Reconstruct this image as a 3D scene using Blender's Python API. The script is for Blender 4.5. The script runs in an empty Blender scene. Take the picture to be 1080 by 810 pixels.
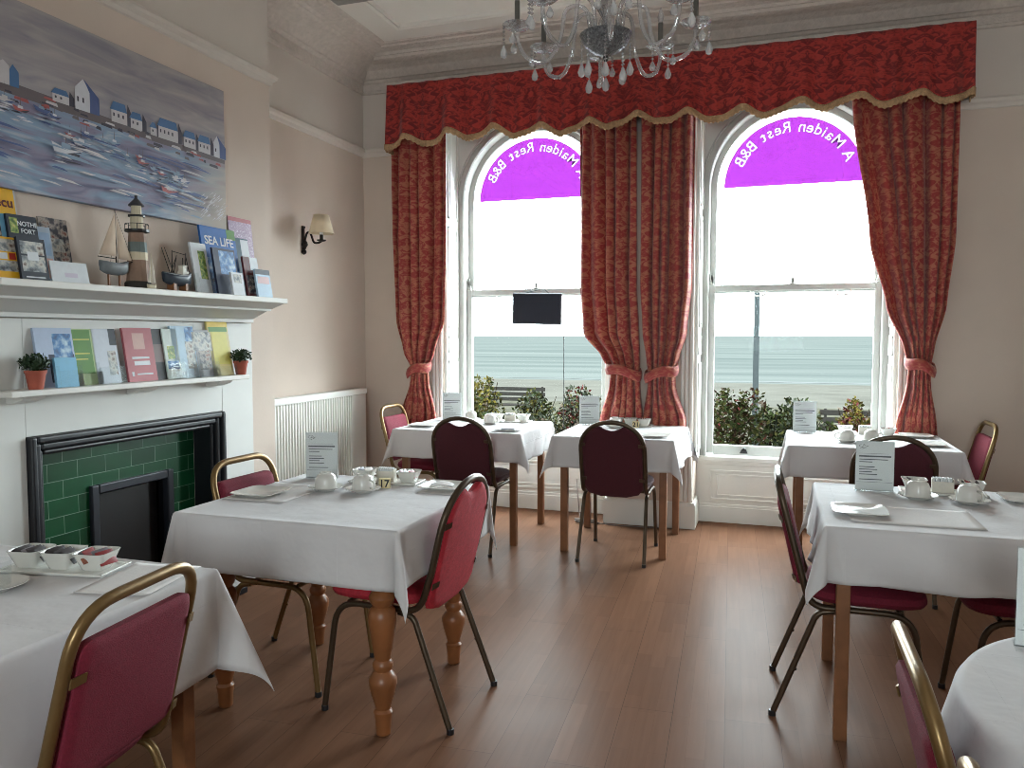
import bpy, bmesh, math, random
from mathutils import Vector, Matrix
random.seed(7)
PI = math.pi
S = bpy.context.scene
COL = S.collection

# ------------------------------------------------------------------ camera, world, light, exposure
F_PX, CAM_H = 835.0, 1.42
RX = Vector((0.949, 0.316, 0.0)); FW = Vector((-0.3160, 0.9470, -0.0610))
FW.normalize(); RX = FW.cross(Vector((0, 0, 1))).normalized(); UP = RX.cross(FW).normalized()
cam = bpy.data.cameras.new('camera'); camo = bpy.data.objects.new('camera', cam); COL.objects.link(camo)
cam.sensor_fit = 'HORIZONTAL'; cam.sensor_width = 36.0; cam.lens = 36.0 * F_PX / 1080.0
cam.clip_start = 0.05; cam.clip_end = 9000
camo.matrix_world = Matrix(((RX.x, UP.x, -FW.x, 0), (RX.y, UP.y, -FW.y, 0), (RX.z, UP.z, -FW.z, CAM_H), (0, 0, 0, 1)))
S.camera = camo
S.view_settings.view_transform = 'Standard'; S.view_settings.look = 'None'
S.cycles.filter_width = 0.9
S.view_settings.exposure = 0.26; S.view_settings.gamma = 1.0; S.view_settings.use_curve_mapping = False

SKY = 25.0
W = bpy.data.worlds.new('sky'); S.world = W; W.use_nodes = True
bg = W.node_tree.nodes['Background']
bg.inputs[0].default_value = (0.84, 0.965, 1.0, 1); bg.inputs[1].default_value = SKY


def portal(x0, x1, y, z0, z1, into):
    L = bpy.data.lights.new('daylight_portal', 'AREA'); L.shape = 'RECTANGLE'; L.size = x1 - x0; L.size_y = z1 - z0
    L.cycles.is_portal = True
    o = bpy.data.objects.new('daylight_portal', L); COL.objects.link(o)
    o.location = ((x0 + x1) / 2, y, (z0 + z1) / 2); o.rotation_euler = (PI / 2 * (-1 if into < 0 else 1), 0, 0)


portal(-2.56, -1.19, 6.46, 0.45, 3.2, -1)
portal(-0.60, 0.79, 6.46, 0.45, 3.2, -1)
portal(-0.50, 0.50, -2.36, 1.1, 2.3, 1)  # portal for the added rear fill window


# ------------------------------------------------------------------ pixel helpers (true positions on known planes)
def ray(px, py):
    return RX * (px - 540) + UP * (405 - py) + FW * F_PX


CAMP = Vector((0, 0, CAM_H))


def at_x(px, py, x): d = ray(px, py); return CAMP + d * (x / d.x)
def at_y(px, py, y): d = ray(px, py); return CAMP + d * (y / d.y)
def at_z(px, py, z): d = ray(px, py); return CAMP + d * ((z - CAM_H) / d.z)


# ------------------------------------------------------------------ materials
MATS = {}


def mat(name, col, rough=0.5, metal=0.0, var=0.06, scale=20.0, bump=0.0, bscale=None, spec=0.5, sheen=0.0, coat=0.0):
    if name in MATS: return MATS[name]
    m = bpy.data.materials.new(name); m.use_nodes = True; nt = m.node_tree; b = nt.nodes['Principled BSDF']
    b.inputs['Roughness'].default_value = rough; b.inputs['Metallic'].default_value = metal
    b.inputs['Specular IOR Level'].default_value = spec
    if sheen: b.inputs['Sheen Weight'].default_value = sheen
    if coat: b.inputs['Coat Weight'].default_value = coat; b.inputs['Coat Roughness'].default_value = 0.08
    tc = nt.nodes.new('ShaderNodeTexCoord'); n = nt.nodes.new('ShaderNodeTexNoise')
    n.inputs['Scale'].default_value = scale; n.inputs['Detail'].default_value = 4
    nt.links.new(tc.outputs['Object'], n.inputs['Vector'])
    r = nt.nodes.new('ShaderNodeValToRGB')
    r.color_ramp.elements[0].position = 0.3; r.color_ramp.elements[1].position = 0.7
    r.color_ramp.elements[0].color = tuple(c * (1 - var) for c in col) + (1,)
    r.color_ramp.elements[1].color = tuple(min(1, c * (1 + var)) for c in col) + (1,)
    nt.links.new(n.outputs['Fac'], r.inputs['Fac']); nt.links.new(r.outputs['Color'], b.inputs['Base Color'])
    if bump:
        n2 = nt.nodes.new('ShaderNodeTexNoise'); n2.inputs['Scale'].default_value = bscale or scale * 4; n2.inputs['Detail'].default_value = 3
        nt.links.new(tc.outputs['Object'], n2.inputs['Vector'])
        bp = nt.nodes.new('ShaderNodeBump'); bp.inputs['Strength'].default_value = bump; bp.inputs['Distance'].default_value = 0.01
        nt.links.new(n2.outputs['Fac'], bp.inputs['Height']); nt.links.new(bp.outputs['Normal'], b.inputs['Normal'])
    MATS[name] = m
    return m


def N(nt, t, **kw):
    n = nt.nodes.new(t)
    for k, v in kw.items(): setattr(n, k, v)
    return n


def math_(nt, op, a, b=None):
    n = N(nt, 'ShaderNodeMath', operation=op)
    for i, v in enumerate((a, b)):
        if v is None: continue
        if isinstance(v, (int, float)): n.inputs[i].default_value = v
        else: nt.links.new(v, n.inputs[i])
    return n.outputs[0]


def srgb(r, g, b):
    f = lambda c: (c / 255 / 12.92) if c <= 10 else ((c / 255 + 0.055) / 1.055) ** 2.4
    return (f(r), f(g), f(b))


def damask(name, dark, light, mix=0.75, sx=0.30, sy=0.42, thru=0.12):
    m = bpy.data.materials.new(name); m.use_nodes = True; nt = m.node_tree; b = nt.nodes['Principled BSDF']
    uv = N(nt, 'ShaderNodeUVMap'); sp = N(nt, 'ShaderNodeSeparateXYZ'); nt.links.new(uv.outputs[0], sp.inputs[0])
    x = math_(nt, 'DIVIDE', sp.outputs[0], sx); y = math_(nt, 'DIVIDE', sp.outputs[1], sy)
    row = math_(nt, 'FLOOR', math_(nt, 'MULTIPLY', y, 2.0)); x2 = math_(nt, 'ADD', x, math_(nt, 'MULTIPLY', row, 0.5))
    px = math_(nt, 'PINGPONG', x2, 0.5); py = math_(nt, 'FRACT', math_(nt, 'MULTIPLY', y, 2.0))
    cb = N(nt, 'ShaderNodeCombineXYZ'); nt.links.new(px, cb.inputs[0]); nt.links.new(py, cb.inputs[1])
    n = N(nt, 'ShaderNodeTexNoise'); n.inputs['Scale'].default_value = 7.5; n.inputs['Detail'].default_value = 2.0; n.inputs['Distortion'].default_value = 1.2
    nt.links.new(cb.outputs[0], n.inputs['Vector'])
    r = N(nt, 'ShaderNodeValToRGB'); e = r.color_ramp.elements
    e[0].position = 0.43; e[1].position = 0.57; e[0].color = (0, 0, 0, 1); e[1].color = (1, 1, 1, 1)
    nt.links.new(n.outputs['Fac'], r.inputs['Fac'])
    mx = N(nt, 'ShaderNodeMix', data_type='RGBA')
    mx.inputs[6].default_value = dark + (1,); mx.inputs[7].default_value = light + (1,)
    nt.links.new(math_(nt, 'MULTIPLY', r.outputs['Color'], mix), mx.inputs[0])
    nt.links.new(mx.outputs[2], b.inputs['Base Color'])
    b.inputs['Roughness'].default_value = 0.62; b.inputs['Sheen Weight'].default_value = 0.3
    # a little daylight passes through the weave
    tr = N(nt, 'ShaderNodeBsdfTranslucent'); nt.links.new(mx.outputs[2], tr.inputs['Color'])
    ms = N(nt, 'ShaderNodeMixShader'); ms.inputs[0].default_value = thru
    nt.links.new(b.outputs[0], ms.inputs[1]); nt.links.new(tr.outputs[0], ms.inputs[2])
    nt.links.new(ms.outputs[0], nt.nodes['Material Output'].inputs[0])
    MATS[name] = m; return m


def thin_glass(name, tint=(1, 1, 1), gloss=0.06, rough=0.0, diffuse=0.0, fres=0.5):
    m = bpy.data.materials.new(name); m.use_nodes = True; nt = m.node_tree; nt.nodes.remove(nt.nodes['Principled BSDF'])
    t = N(nt, 'ShaderNodeBsdfTransparent'); t.inputs[0].default_value = tint + (1,)
    g = N(nt, 'ShaderNodeBsdfGlossy'); g.inputs['Roughness'].default_value = rough
    lw = N(nt, 'ShaderNodeLayerWeight'); lw.inputs[0].default_value = 0.25
    f = math_(nt, 'MINIMUM', math_(nt, 'ADD', math_(nt, 'MULTIPLY', lw.outputs['Fresnel'], fres), gloss), 0.9)
    ms = N(nt, 'ShaderNodeMixShader'); nt.links.new(f, ms.inputs[0]); nt.links.new(t.outputs[0], ms.inputs[1]); nt.links.new(g.outputs[0], ms.inputs[2])
    out = ms.outputs[0]
    if diffuse:
        d = N(nt, 'ShaderNodeBsdfDiffuse'); d.inputs[0].default_value = (0.9, 0.9, 0.9, 1)
        m2 = N(nt, 'ShaderNodeMixShader'); m2.inputs[0].default_value = diffuse
        nt.links.new(out, m2.inputs[1]); nt.links.new(d.outputs[0], m2.inputs[2]); out = m2.outputs[0]
    nt.links.new(out, nt.nodes['Material Output'].inputs[0]); MATS[name] = m; return m


def floor_mat():
    m = bpy.data.materials.new('laminate_floor'); m.use_nodes = True; nt = m.node_tree; b = nt.nodes['Principled BSDF']
    tc = N(nt, 'ShaderNodeTexCoord'); mp = N(nt, 'ShaderNodeMapping'); mp.inputs['Rotation'].default_value = (0, 0, PI / 2 + math.radians(-3))
    nt.links.new(tc.outputs['Object'], mp.inputs[0])
    br = N(nt, 'ShaderNodeTexBrick'); br.offset = 0.37; br.inputs['Scale'].default_value = 1.0
    br.inputs['Brick Width'].default_value = 1.25; br.inputs['Row Height'].default_value = 0.19; br.inputs['Mortar Size'].default_value = 0.0012
    br.inputs['Mortar Smooth'].default_value = 0.2; br.inputs['Bias'].default_value = 0.0
    br.inputs['Color1'].default_value = srgb(112, 80, 62) + (1,); br.inputs['Color2'].default_value = srgb(119, 86, 67) + (1,); br.inputs['Mortar'].default_value = srgb(92, 66, 52) + (1,)
    nt.links.new(mp.outputs[0], br.inputs[0])
    b2 = N(nt, 'ShaderNodeTexBrick'); b2.offset = 0.31; b2.inputs['Scale'].default_value = 1.0
    b2.inputs['Brick Width'].default_value = 0.42; b2.inputs['Row Height'].default_value = 0.0633; b2.inputs['Mortar Size'].default_value = 0.0006
    b2.inputs['Color1'].default_value = (0.93, 0.92, 0.91, 1); b2.inputs['Color2'].default_value = (1.08, 1.07, 1.06, 1); b2.inputs['Mortar'].default_value = (0.85, 0.82, 0.8, 1)
    nt.links.new(mp.outputs[0], b2.inputs[0])
    mp2 = N(nt, 'ShaderNodeMapping'); mp2.inputs['Scale'].default_value = (3, 45, 1); nt.links.new(mp.outputs[0], mp2.inputs[0])
    n = N(nt, 'ShaderNodeTexNoise'); n.inputs['Scale'].default_value = 1.0; n.inputs['Detail'].default_value = 5; nt.links.new(mp2.outputs[0], n.inputs['Vector'])
    gr = N(nt, 'ShaderNodeMapRange'); gr.inputs[3].default_value = 0.82; gr.inputs[4].default_value = 1.15; nt.links.new(n.outputs['Fac'], gr.inputs[0])
    m1 = N(nt, 'ShaderNodeMix', data_type='RGBA', blend_type='MULTIPLY'); m1.inputs[0].default_value = 1
    nt.links.new(br.outputs['Color'], m1.inputs[6]); nt.links.new(b2.outputs['Color'], m1.inputs[7])
    m2 = N(nt, 'ShaderNodeMix', data_type='RGBA', blend_type='MULTIPLY'); m2.inputs[0].default_value = 1
    nt.links.new(m1.outputs[2], m2.inputs[6]); nt.links.new(gr.outputs[0], m2.inputs[7])
    nt.links.new(m2.outputs[2], b.inputs['Base Color'])
    n3 = N(nt, 'ShaderNodeTexNoise'); n3.inputs['Scale'].default_value = 3.0; n3.inputs['Detail'].default_value = 6; nt.links.new(tc.outputs['Object'], n3.inputs['Vector'])
    rr = N(nt, 'ShaderNodeMapRange'); rr.inputs[3].default_value = 0.26; rr.inputs[4].default_value = 0.38; nt.links.new(n3.outputs['Fac'], rr.inputs[0])
    nt.links.new(rr.outputs[0], b.inputs['Roughness'])
    b.inputs['Specular IOR Level'].default_value = 0.0
    gl = N(nt, 'ShaderNodeBsdfGlossy'); nt.links.new(rr.outputs[0], gl.inputs['Roughness'])
    lw = N(nt, 'ShaderNodeLayerWeight'); lw.inputs[0].default_value = 0.3
    fac = math_(nt, 'ADD', 0.009, math_(nt, 'MULTIPLY', lw.outputs['Fresnel'], 0.10))
    ms = N(nt, 'ShaderNodeMixShader'); nt.links.new(fac, ms.inputs[0]); nt.links.new(b.outputs[0], ms.inputs[1]); nt.links.new(gl.outputs[0], ms.inputs[2])
    nt.links.new(ms.outputs[0], nt.nodes['Material Output'].inputs[0])
    bp = N(nt, 'ShaderNodeBump'); bp.inputs['Strength'].default_value = 0.2; bp.inputs['Distance'].default_value = 0.002
    nt.links.new(br.outputs['Fac'], bp.inputs['Height']); bp.invert = True; nt.links.new(bp.outputs[0], b.inputs['Normal'])
    return m


def tile_mat():
    m = bpy.data.materials.new('green_glazed_tile'); m.use_nodes = True; nt = m.node_tree; b = nt.nodes['Principled BSDF']
    tc = N(nt, 'ShaderNodeTexCoord'); sp = N(nt, 'ShaderNodeSeparateXYZ'); nt.links.new(tc.outputs['Object'], sp.inputs[0])
    cb = N(nt, 'ShaderNodeCombineXYZ'); nt.links.new(sp.outputs[1], cb.inputs[0]); nt.links.new(sp.outputs[2], cb.inputs[1])
    br = N(nt, 'ShaderNodeTexBrick'); br.inputs['Scale'].default_value = 1.0; br.inputs['Brick Width'].default_value = 0.155; br.inputs['Row Height'].default_value = 0.079
    br.inputs['Mortar Size'].default_value = 0.0016; br.inputs['Mortar Smooth'].default_value = 0.3
    br.inputs['Color1'].default_value = srgb(8, 66, 38) + (1,); br.inputs['Color2'].default_value = srgb(14, 84, 50) + (1,); br.inputs['Mortar'].default_value = srgb(120, 150, 130) + (1,)
    nt.links.new(cb.outputs[0], br.inputs[0])
    n = N(nt, 'ShaderNodeTexNoise'); n.inputs['Scale'].default_value = 9; n.inputs['Detail'].default_value = 4; nt.links.new(tc.outputs['Object'], n.inputs['Vector'])
    mr = N(nt, 'ShaderNodeMapRange'); mr.inputs[3].default_value = 0.6; mr.inputs[4].default_value = 1.3; nt.links.new(n.outputs['Fac'], mr.inputs[0])
    mx = N(nt, 'ShaderNodeMix', data_type='RGBA', blend_type='MULTIPLY'); mx.inputs[0].default_value = 1
    nt.links.new(br.outputs['Color'], mx.inputs[6]); nt.links.new(mr.outputs[0], mx.inputs[7]); nt.links.new(mx.outputs[2], b.inputs['Base Color'])
    b.inputs['Roughness'].default_value = 0.3; b.inputs['Specular IOR Level'].default_value = 0.4
    bp = N(nt, 'ShaderNodeBump'); bp.inputs['Strength'].default_value = 0.4; bp.inputs['Distance'].default_value = 0.004; bp.invert = True
    nt.links.new(br.outputs['Fac'], bp.inputs['Height']); nt.links.new(bp.outputs[0], b.inputs['Normal'])
    return m


def cloth_mat():
    m = bpy.data.materials.new('white_table_linen'); m.use_nodes = True; nt = m.node_tree; b = nt.nodes['Principled BSDF']
    tc = N(nt, 'ShaderNodeTexCoord')
    n = N(nt, 'ShaderNodeTexNoise'); n.inputs['Scale'].default_value = 5; n.inputs['Detail'].default_value = 3; nt.links.new(tc.outputs['Object'], n.inputs['Vector'])
    r = N(nt, 'ShaderNodeValToRGB'); r.color_ramp.elements[0].color = (0.62, 0.60, 0.605, 1); r.color_ramp.elements[1].color = (0.69, 0.67, 0.675, 1)
    nt.links.new(n.outputs['Fac'], r.inputs['Fac']); nt.links.new(r.outputs[0], b.inputs['Base Color'])
    b.inputs['Roughness'].default_value = 0.85; b.inputs['Specular IOR Level'].default_value = 0.2; b.inputs['Sheen Weight'].default_value = 0.15
    # ironed-in fold creases along the cloth's own grid, plus soft rumples
    uv = N(nt, 'ShaderNodeUVMap'); sp = N(nt, 'ShaderNodeSeparateXYZ'); nt.links.new(uv.outputs[0], sp.inputs[0])
    hs = []
    for i in (0, 1):
        p = math_(nt, 'PINGPONG', math_(nt, 'ADD', sp.outputs[i], 10.0), 0.155)
        hs.append(math_(nt, 'LESS_THAN', p, 0.0035))
    h = math_(nt, 'MAXIMUM', hs[0], hs[1])
    n2 = N(nt, 'ShaderNodeTexNoise'); n2.inputs['Scale'].default_value = 9; n2.inputs['Detail'].default_value = 3; nt.links.new(tc.outputs['Object'], n2.inputs['Vector'])
    hh = math_(nt, 'ADD', math_(nt, 'MULTIPLY', h, 0.55), math_(nt, 'MULTIPLY', n2.outputs['Fac'], 0.8))
    bp = N(nt, 'ShaderNodeBump'); bp.inputs['Strength'].default_value = 0.6; bp.inputs['Distance'].default_value = 0.012
    nt.links.new(hh, bp.inputs['Height']); nt.links.new(bp.outputs[0], b.inputs['Normal'])
    return m


def sea_mat():
    m = bpy.data.materials.new('sea_water'); m.use_nodes = True; nt = m.node_tree; b = nt.nodes['Principled BSDF']
    tc = N(nt, 'ShaderNodeTexCoord'); mp = N(nt, 'ShaderNodeMapping'); mp.inputs['Scale'].default_value = (0.012, 0.11, 1); nt.links.new(tc.outputs['Object'], mp.inputs[0])
    n = N(nt, 'ShaderNodeTexNoise'); n.inputs['Scale'].default_value = 1; n.inputs['Detail'].default_value = 6; nt.links.new(mp.outputs[0], n.inputs['Vector'])
    r = N(nt, 'ShaderNodeValToRGB'); r.color_ramp.elements[0].position = 0.35; r.color_ramp.elements[1].position = 0.68
    r.color_ramp.elements[0].color = (0.0180, 0.0203, 0.0192, 1); r.color_ramp.elements[1].color = (0.0272, 0.0290, 0.0272, 1)
    nt.links.new(n.outputs['Fac'], r.inputs['Fac']); nt.links.new(r.outputs[0], b.inputs['Base Color'])
    b.inputs['Roughness'].default_value = 0.9; b.inputs['Specular IOR Level'].default_value = 0.0
    return m


WALL = mat('wall_paint_pink_beige', srgb(214, 198, 185), 0.9, var=0.03, scale=3, bump=0.05, bscale=60)
WALLU = mat('wall_paint_cream', srgb(214, 204, 195), 0.9, var=0.02, scale=3, bump=0.05, bscale=60)
CEIL = mat('ceiling_paint', srgb(228, 222, 214), 0.9, var=0.02, scale=2)
CORN = mat('plaster_cornice', srgb(208, 197, 188), 0.85, var=0.07, scale=28, bump=0.6, bscale=45)
WHITE = mat('white_gloss_paint', srgb(226, 224, 218), 0.38, var=0.02, scale=6)
WHITEM = mat('white_satin_paint', srgb(216, 216, 212), 0.5, var=0.02, scale=6)
RAIL = mat('picture_rail_paint', srgb(216, 207, 198), 0.5, var=0.02)
FLOOR = floor_mat(); TILE = tile_mat(); CLOTH = cloth_mat(); SEA = sea_mat()
BLACKM = mat('black_slate_paint', srgb(26, 28, 33), 0.35, var=0.1)
SOOT = mat('firebox_black', srgb(14, 14, 17), 0.4)
CURT = damask('red_gold_damask', srgb(164, 54, 52), srgb(206, 136, 102), 0.62, sx=0.36, sy=0.5, thru=0.16)
PELM = damask('red_damask', srgb(198, 64, 56), srgb(120, 30, 36), 0.85, sx=0.34, sy=0.5, thru=0.3)
FRINGE = mat('beige_fringe', srgb(186, 150, 112), 0.9, var=0.2, scale=60, bump=0.5, bscale=160)
SASH = mat('backlit_grey_sash_paint', srgb(186, 186, 182), 0.5, var=0.04, scale=8, spec=0.2)  # white paint greyed: backlit shade on the sashes put into the colour
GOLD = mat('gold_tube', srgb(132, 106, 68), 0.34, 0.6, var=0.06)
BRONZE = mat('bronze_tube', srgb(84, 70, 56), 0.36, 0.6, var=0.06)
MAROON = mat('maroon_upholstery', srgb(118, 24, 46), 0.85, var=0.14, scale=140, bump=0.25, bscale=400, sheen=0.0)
MAROOND = mat('backlit_maroon_upholstery', srgb(70, 16, 30), 0.85, var=0.12, scale=140, bump=0.2, bscale=400, sheen=0.1)  # darker copy of the maroon, shade on the backlit pads put into the colour
WOOD = mat('oak_leg_wood', srgb(134, 88, 56), 0.45, var=0.18, scale=14)
PINE = mat('turned_pine', srgb(140, 88, 52), 0.38, var=0.2, scale=10)
CHINA = mat('white_china', srgb(222, 220, 214), 0.16, var=0.01, spec=0.45)
PAPER = mat('white_paper', srgb(228, 230, 230), 0.8, var=0.01)
INK = mat('grey_ink', srgb(92, 94, 100), 0.8)
IVORY = mat('ivory_block', srgb(222, 205, 158), 0.5)
REDPAD = mat('lit_red_upholstery', srgb(178, 40, 54), 0.8, var=0.16, scale=60, bump=0.25, bscale=400)  # brighter copy of the maroon, light on this pad put into the colour
DARK = mat('black_plastic', srgb(30, 30, 33), 0.45)
IRON = mat('black_wrought_iron', srgb(38, 31, 28), 0.45, 0.6)
SHADE = mat('cream_lampshade', srgb(226, 208, 178), 0.8)
TERRA = mat('terracotta', srgb(170, 88, 70), 0.8, var=0.1)
LEAFD = mat('dark_green_leaf', srgb(34, 58, 28), 0.6, var=0.3, scale=30)
STEEL = mat('steel', srgb(120, 118, 112), 0.4, 0.8)
PANE = thin_glass('window_glass', (0.98, 0.99, 0.99), 0.0, fres=0.06)
ACRYL = thin_glass('clear_acrylic', (0.97, 0.98, 0.98), 0.002, 0.10, 0.02, fres=0.02)
CRYSTAL = thin_glass('chandelier_crystal', (0.92, 0.92, 0.94), 0.24, 0.04, 0.10)
DROP = thin_glass('crystal_pendant', (0.94, 0.94, 0.96), 0.30, 0.04, 0.26)
CUTG = thin_glass('cut_glass_bowl', (0.5, 0.5, 0.52), 0.35, 0.12, 0.12)
VINYL = thin_glass('purple_vinyl_film', (0.0275, 0.0030, 0.0345), 0.0)
VINYLW = thin_glass('white_vinyl_film', (0.07, 0.066, 0.07), 0.0)


def flat(r, g, b, rough=0.55):
    return mat('print_%d_%d_%d' % (r, g, b), srgb(r, g, b), rough, var=0.04, scale=40)


def busy(name, cols, scale=60, rough=0.5):
    if name in MATS: return MATS[name]
    m = bpy.data.materials.new(name); m.use_nodes = True; nt = m.node_tree; b = nt.nodes['Principled BSDF']
    tc = N(nt, 'ShaderNodeTexCoord'); n = N(nt, 'ShaderNodeTexNoise'); n.inputs['Scale'].default_value = scale; n.inputs['Detail'].default_value = 5
    nt.links.new(tc.outputs['Object'], n.inputs['Vector']); r = N(nt, 'ShaderNodeValToRGB'); e = r.color_ramp.elements
    while len(e) < len(cols): e.new(0.5)
    for i, c in enumerate(cols):
        e[i].position = 0.3 + 0.4 * i / (len(cols) - 1); e[i].color = srgb(*c) + (1,)
    nt.links.new(n.outputs['Fac'], r.inputs['Fac']); nt.links.new(r.outputs[0], b.inputs['Base Color']); b.inputs['Roughness'].default_value = rough
    MATS[name] = m; return m


# ------------------------------------------------------------------ mesh builder
class MB:
    def __init__(s): s.v = []; s.f = []; s.m = []; s.uv = []

    def add(s, vs, fs, mi=0, uvs=None):
        o = len(s.v); s.v += [Vector(v) for v in vs]
        for f in fs: s.f.append(tuple(o + i for i in f)); s.m.append(mi)
        s.uv += uvs if uvs else [(0.0, 0.0)] * len(vs)

    def box(s, x0, y0, z0, x1, y1, z1, mi=0, M=None):
        vs = [Vector((x, y, z)) for z in (z0, z1) for y in (y0, y1) for x in (x0, x1)]
        if M: vs = [M @ v for v in vs]
        s.add(vs, [(0, 2, 3, 1), (4, 5, 7, 6), (0, 1, 5, 4), (2, 6, 7, 3), (0, 4, 6, 2), (1, 3, 7, 5)], mi)

    def tube(s, pts, r, n=10, closed=False, mi=0, cap=True, sx=1.0):
        pts = [Vector(p) for p in pts]; k = len(pts)
        rs = r if isinstance(r, (list, tuple)) else [r] * k
        T = []
        for i in range(k):
            a = pts[(i - 1) % k] if (closed or i > 0) else pts[i]; b = pts[(i + 1) % k] if (closed or i < k - 1) else pts[i]
            T.append((b - a).normalized() if (b - a).length > 1e-9 else Vector((0, 0, 1)))
        ref = Vector((1, 0, 0)) if abs(T[0].x) < 0.9 else Vector((0, 1, 0))
        nrm = (ref - T[0] * ref.dot(T[0])).normalized(); vs = []
        for i in range(k):
            nrm = (nrm - T[i] * nrm.dot(T[i])); nrm.normalize(); bn = T[i].cross(nrm)
            for j in range(n):
                a = 2 * PI * j / n; vs.append(pts[i] + (nrm * math.cos(a) * sx + bn * math.sin(a)) * rs[i])
        fs = []
        for i in range(k if closed else k - 1):
            for j in range(n):
                a = i * n + j; b = i * n + (j + 1) % n; c = ((i + 1) % k) * n + (j + 1) % n; d = ((i + 1) % k) * n + j
                fs.append((a, b, c, d))
        if cap and not closed: fs.append(tuple(range(n))[::-1]); fs.append(tuple((k - 1) * n + j for j in range(n)))
        s.add(vs, fs, mi)

    def lathe(s, prof, c=(0, 0, 0), n=24, mi=0, sx=1, sy=1, sq=None):
        vs = []; k = len(prof)
        for (r, z) in prof:
            for j in range(n):
                a = 2 * PI * j / n; ca, sa = math.cos(a), math.sin(a)
                if sq:
                    q = (abs(ca) ** sq + abs(sa) ** sq) ** (-1.0 / sq)
                    ca *= q; sa *= q
                vs.append((c[0] + r * ca * sx, c[1] + r * sa * sy, c[2] + z))
        fs = []
        for i in range(k - 1):
            for j in range(n): fs.append((i * n + j, i * n + (j + 1) % n, (i + 1) * n + (j + 1) % n, (i + 1) * n + j))
        if prof[0][0] > 1e-6: fs.append(tuple(range(n))[::-1])
        if prof[-1][0] > 1e-6: fs.append(tuple((k - 1) * n + j for j in range(n)))
        s.add(vs, fs, mi)

    def grid(s, nu, nv, fn, mi=0, uvfn=None, closed=False):
        vs = []; uvs = []
        for j in range(nv + 1):
            for i in range(nu + 1):
                u, v = i / nu, j / nv; vs.append(fn(u, v)); uvs.append(uvfn(u, v) if uvfn else (u, v))
        w = nu + 1
        s.add(vs, [(j * w + i, j * w + i + 1, (j + 1) * w + i + 1, (j + 1) * w + i) for j in range(nv) for i in range(nu)], mi, uvs)

    def prism(s, poly, a, b, axis='y', mi=0):
        # poly: 2D points; extruded along axis from a to b
        n = len(poly)
        def P(p, t):
            return {'y': (p[0], t, p[1]), 'x': (t, p[0], p[1]), 'z': (p[0], p[1], t)}[axis]
        vs = [P(p, a) for p in poly] + [P(p, b) for p in poly]
        s.add(vs, [tuple(range(n)), tuple(range(2 * n - 1, n - 1, -1))] + [(i, i + n, (i + 1) % n + n, (i + 1) % n) for i in range(n)], mi)

    def quad(s, a, b, c, d, mi=0): s.add([a, b, c, d], [(0, 1, 2, 3)], mi)

    def build(s, name, mats, parent=None, org=None, smooth=False, bevel=0.0, solid=0.0, sub=0, seg=2):
        me = bpy.data.meshes.new(name)
        o_ = Vector(org) if org is not None else Vector((0, 0, 0))
        me.from_pydata([tuple(v - o_) for v in s.v], [], s.f)
        for m in (mats if isinstance(mats, (list, tuple)) else [mats]): me.materials.append(m)
        me.polygons.foreach_set('material_index', s.m)
        uvl = me.uv_layers.new(name='UVMap')
        for lp in me.loops: uvl.data[lp.index].uv = s.uv[lp.vertex_index]
        bm = bmesh.new(); bm.from_mesh(me); bmesh.ops.recalc_face_normals(bm, faces=bm.faces); bm.to_mesh(me); bm.free()
        if smooth: me.polygons.foreach_set('use_smooth', [True] * len(me.polygons))
        ob = bpy.data.objects.new(name, me); COL.objects.link(ob)
        if parent is not None: ob.parent = parent
        elif org is not None: ob.location = o_
        if solid:
            md = ob.modifiers.new('thickness', 'SOLIDIFY'); md.thickness = solid; md.offset = 0
        if bevel:
            md = ob.modifiers.new('soft_edges', 'BEVEL'); md.width = bevel; md.segments = seg; md.limit_method = 'ANGLE'; md.angle_limit = math.radians(40)
        if sub:
            md = ob.modifiers.new('smooth', 'SUBSURF'); md.levels = sub; md.render_levels = sub
        if smooth == 'auto':
            me.polygons.foreach_set('use_smooth', [True] * len(me.polygons))
            try: me.set_sharp_from_angle(angle=math.radians(38))
            except Exception: pass
        me.update()
        return ob


def fillet(pts, rad, n=6, closed=False):
    pts = [Vector(p) for p in pts]; k = len(pts)
    rads = rad if isinstance(rad, (list, tuple)) else [rad] * k
    out = []
    for i in range(k):
        if not closed and (i == 0 or i == k - 1) or rads[i] == 0: out.append(pts[i]); continue
        a, b, c = pts[i - 1], pts[i], pts[(i + 1) % k]
        d1 = (a - b); d2 = (c - b); r = min(rads[i], d1.length * 0.49, d2.length * 0.49)
        p1 = b + d1.normalized() * r; p2 = b + d2.normalized() * r
        for t in range(n + 1):
            t /= n; out.append(p1 * (1 - t) ** 2 + b * 2 * t * (1 - t) + p2 * t * t)
    return out


def text_mb(mb, s, size, o, xd, yd, mi=0, align='CENTER', depth=0.0006, font_bold=False):
    cu = bpy.data.curves.new('lettering', 'FONT'); cu.body = s; cu.size = size; cu.align_x = align; cu.extrude = depth
    if font_bold: cu.offset = size * 0.02
    cu.resolution_u = 3
    ob = bpy.data.objects.new('lettering', cu); me = ob.to_mesh()
    o, xd, yd = Vector(o), Vector(xd).normalized(), Vector(yd).normalized(); zd = xd.cross(yd)
    mb.add([o + xd * v.co.x + yd * v.co.y + zd * v.co.z for v in me.vertices], [tuple(p.vertices) for p in me.polygons], mi)
    ob.to_mesh_clear(); bpy.data.objects.remove(ob); bpy.data.curves.remove(cu)


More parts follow.
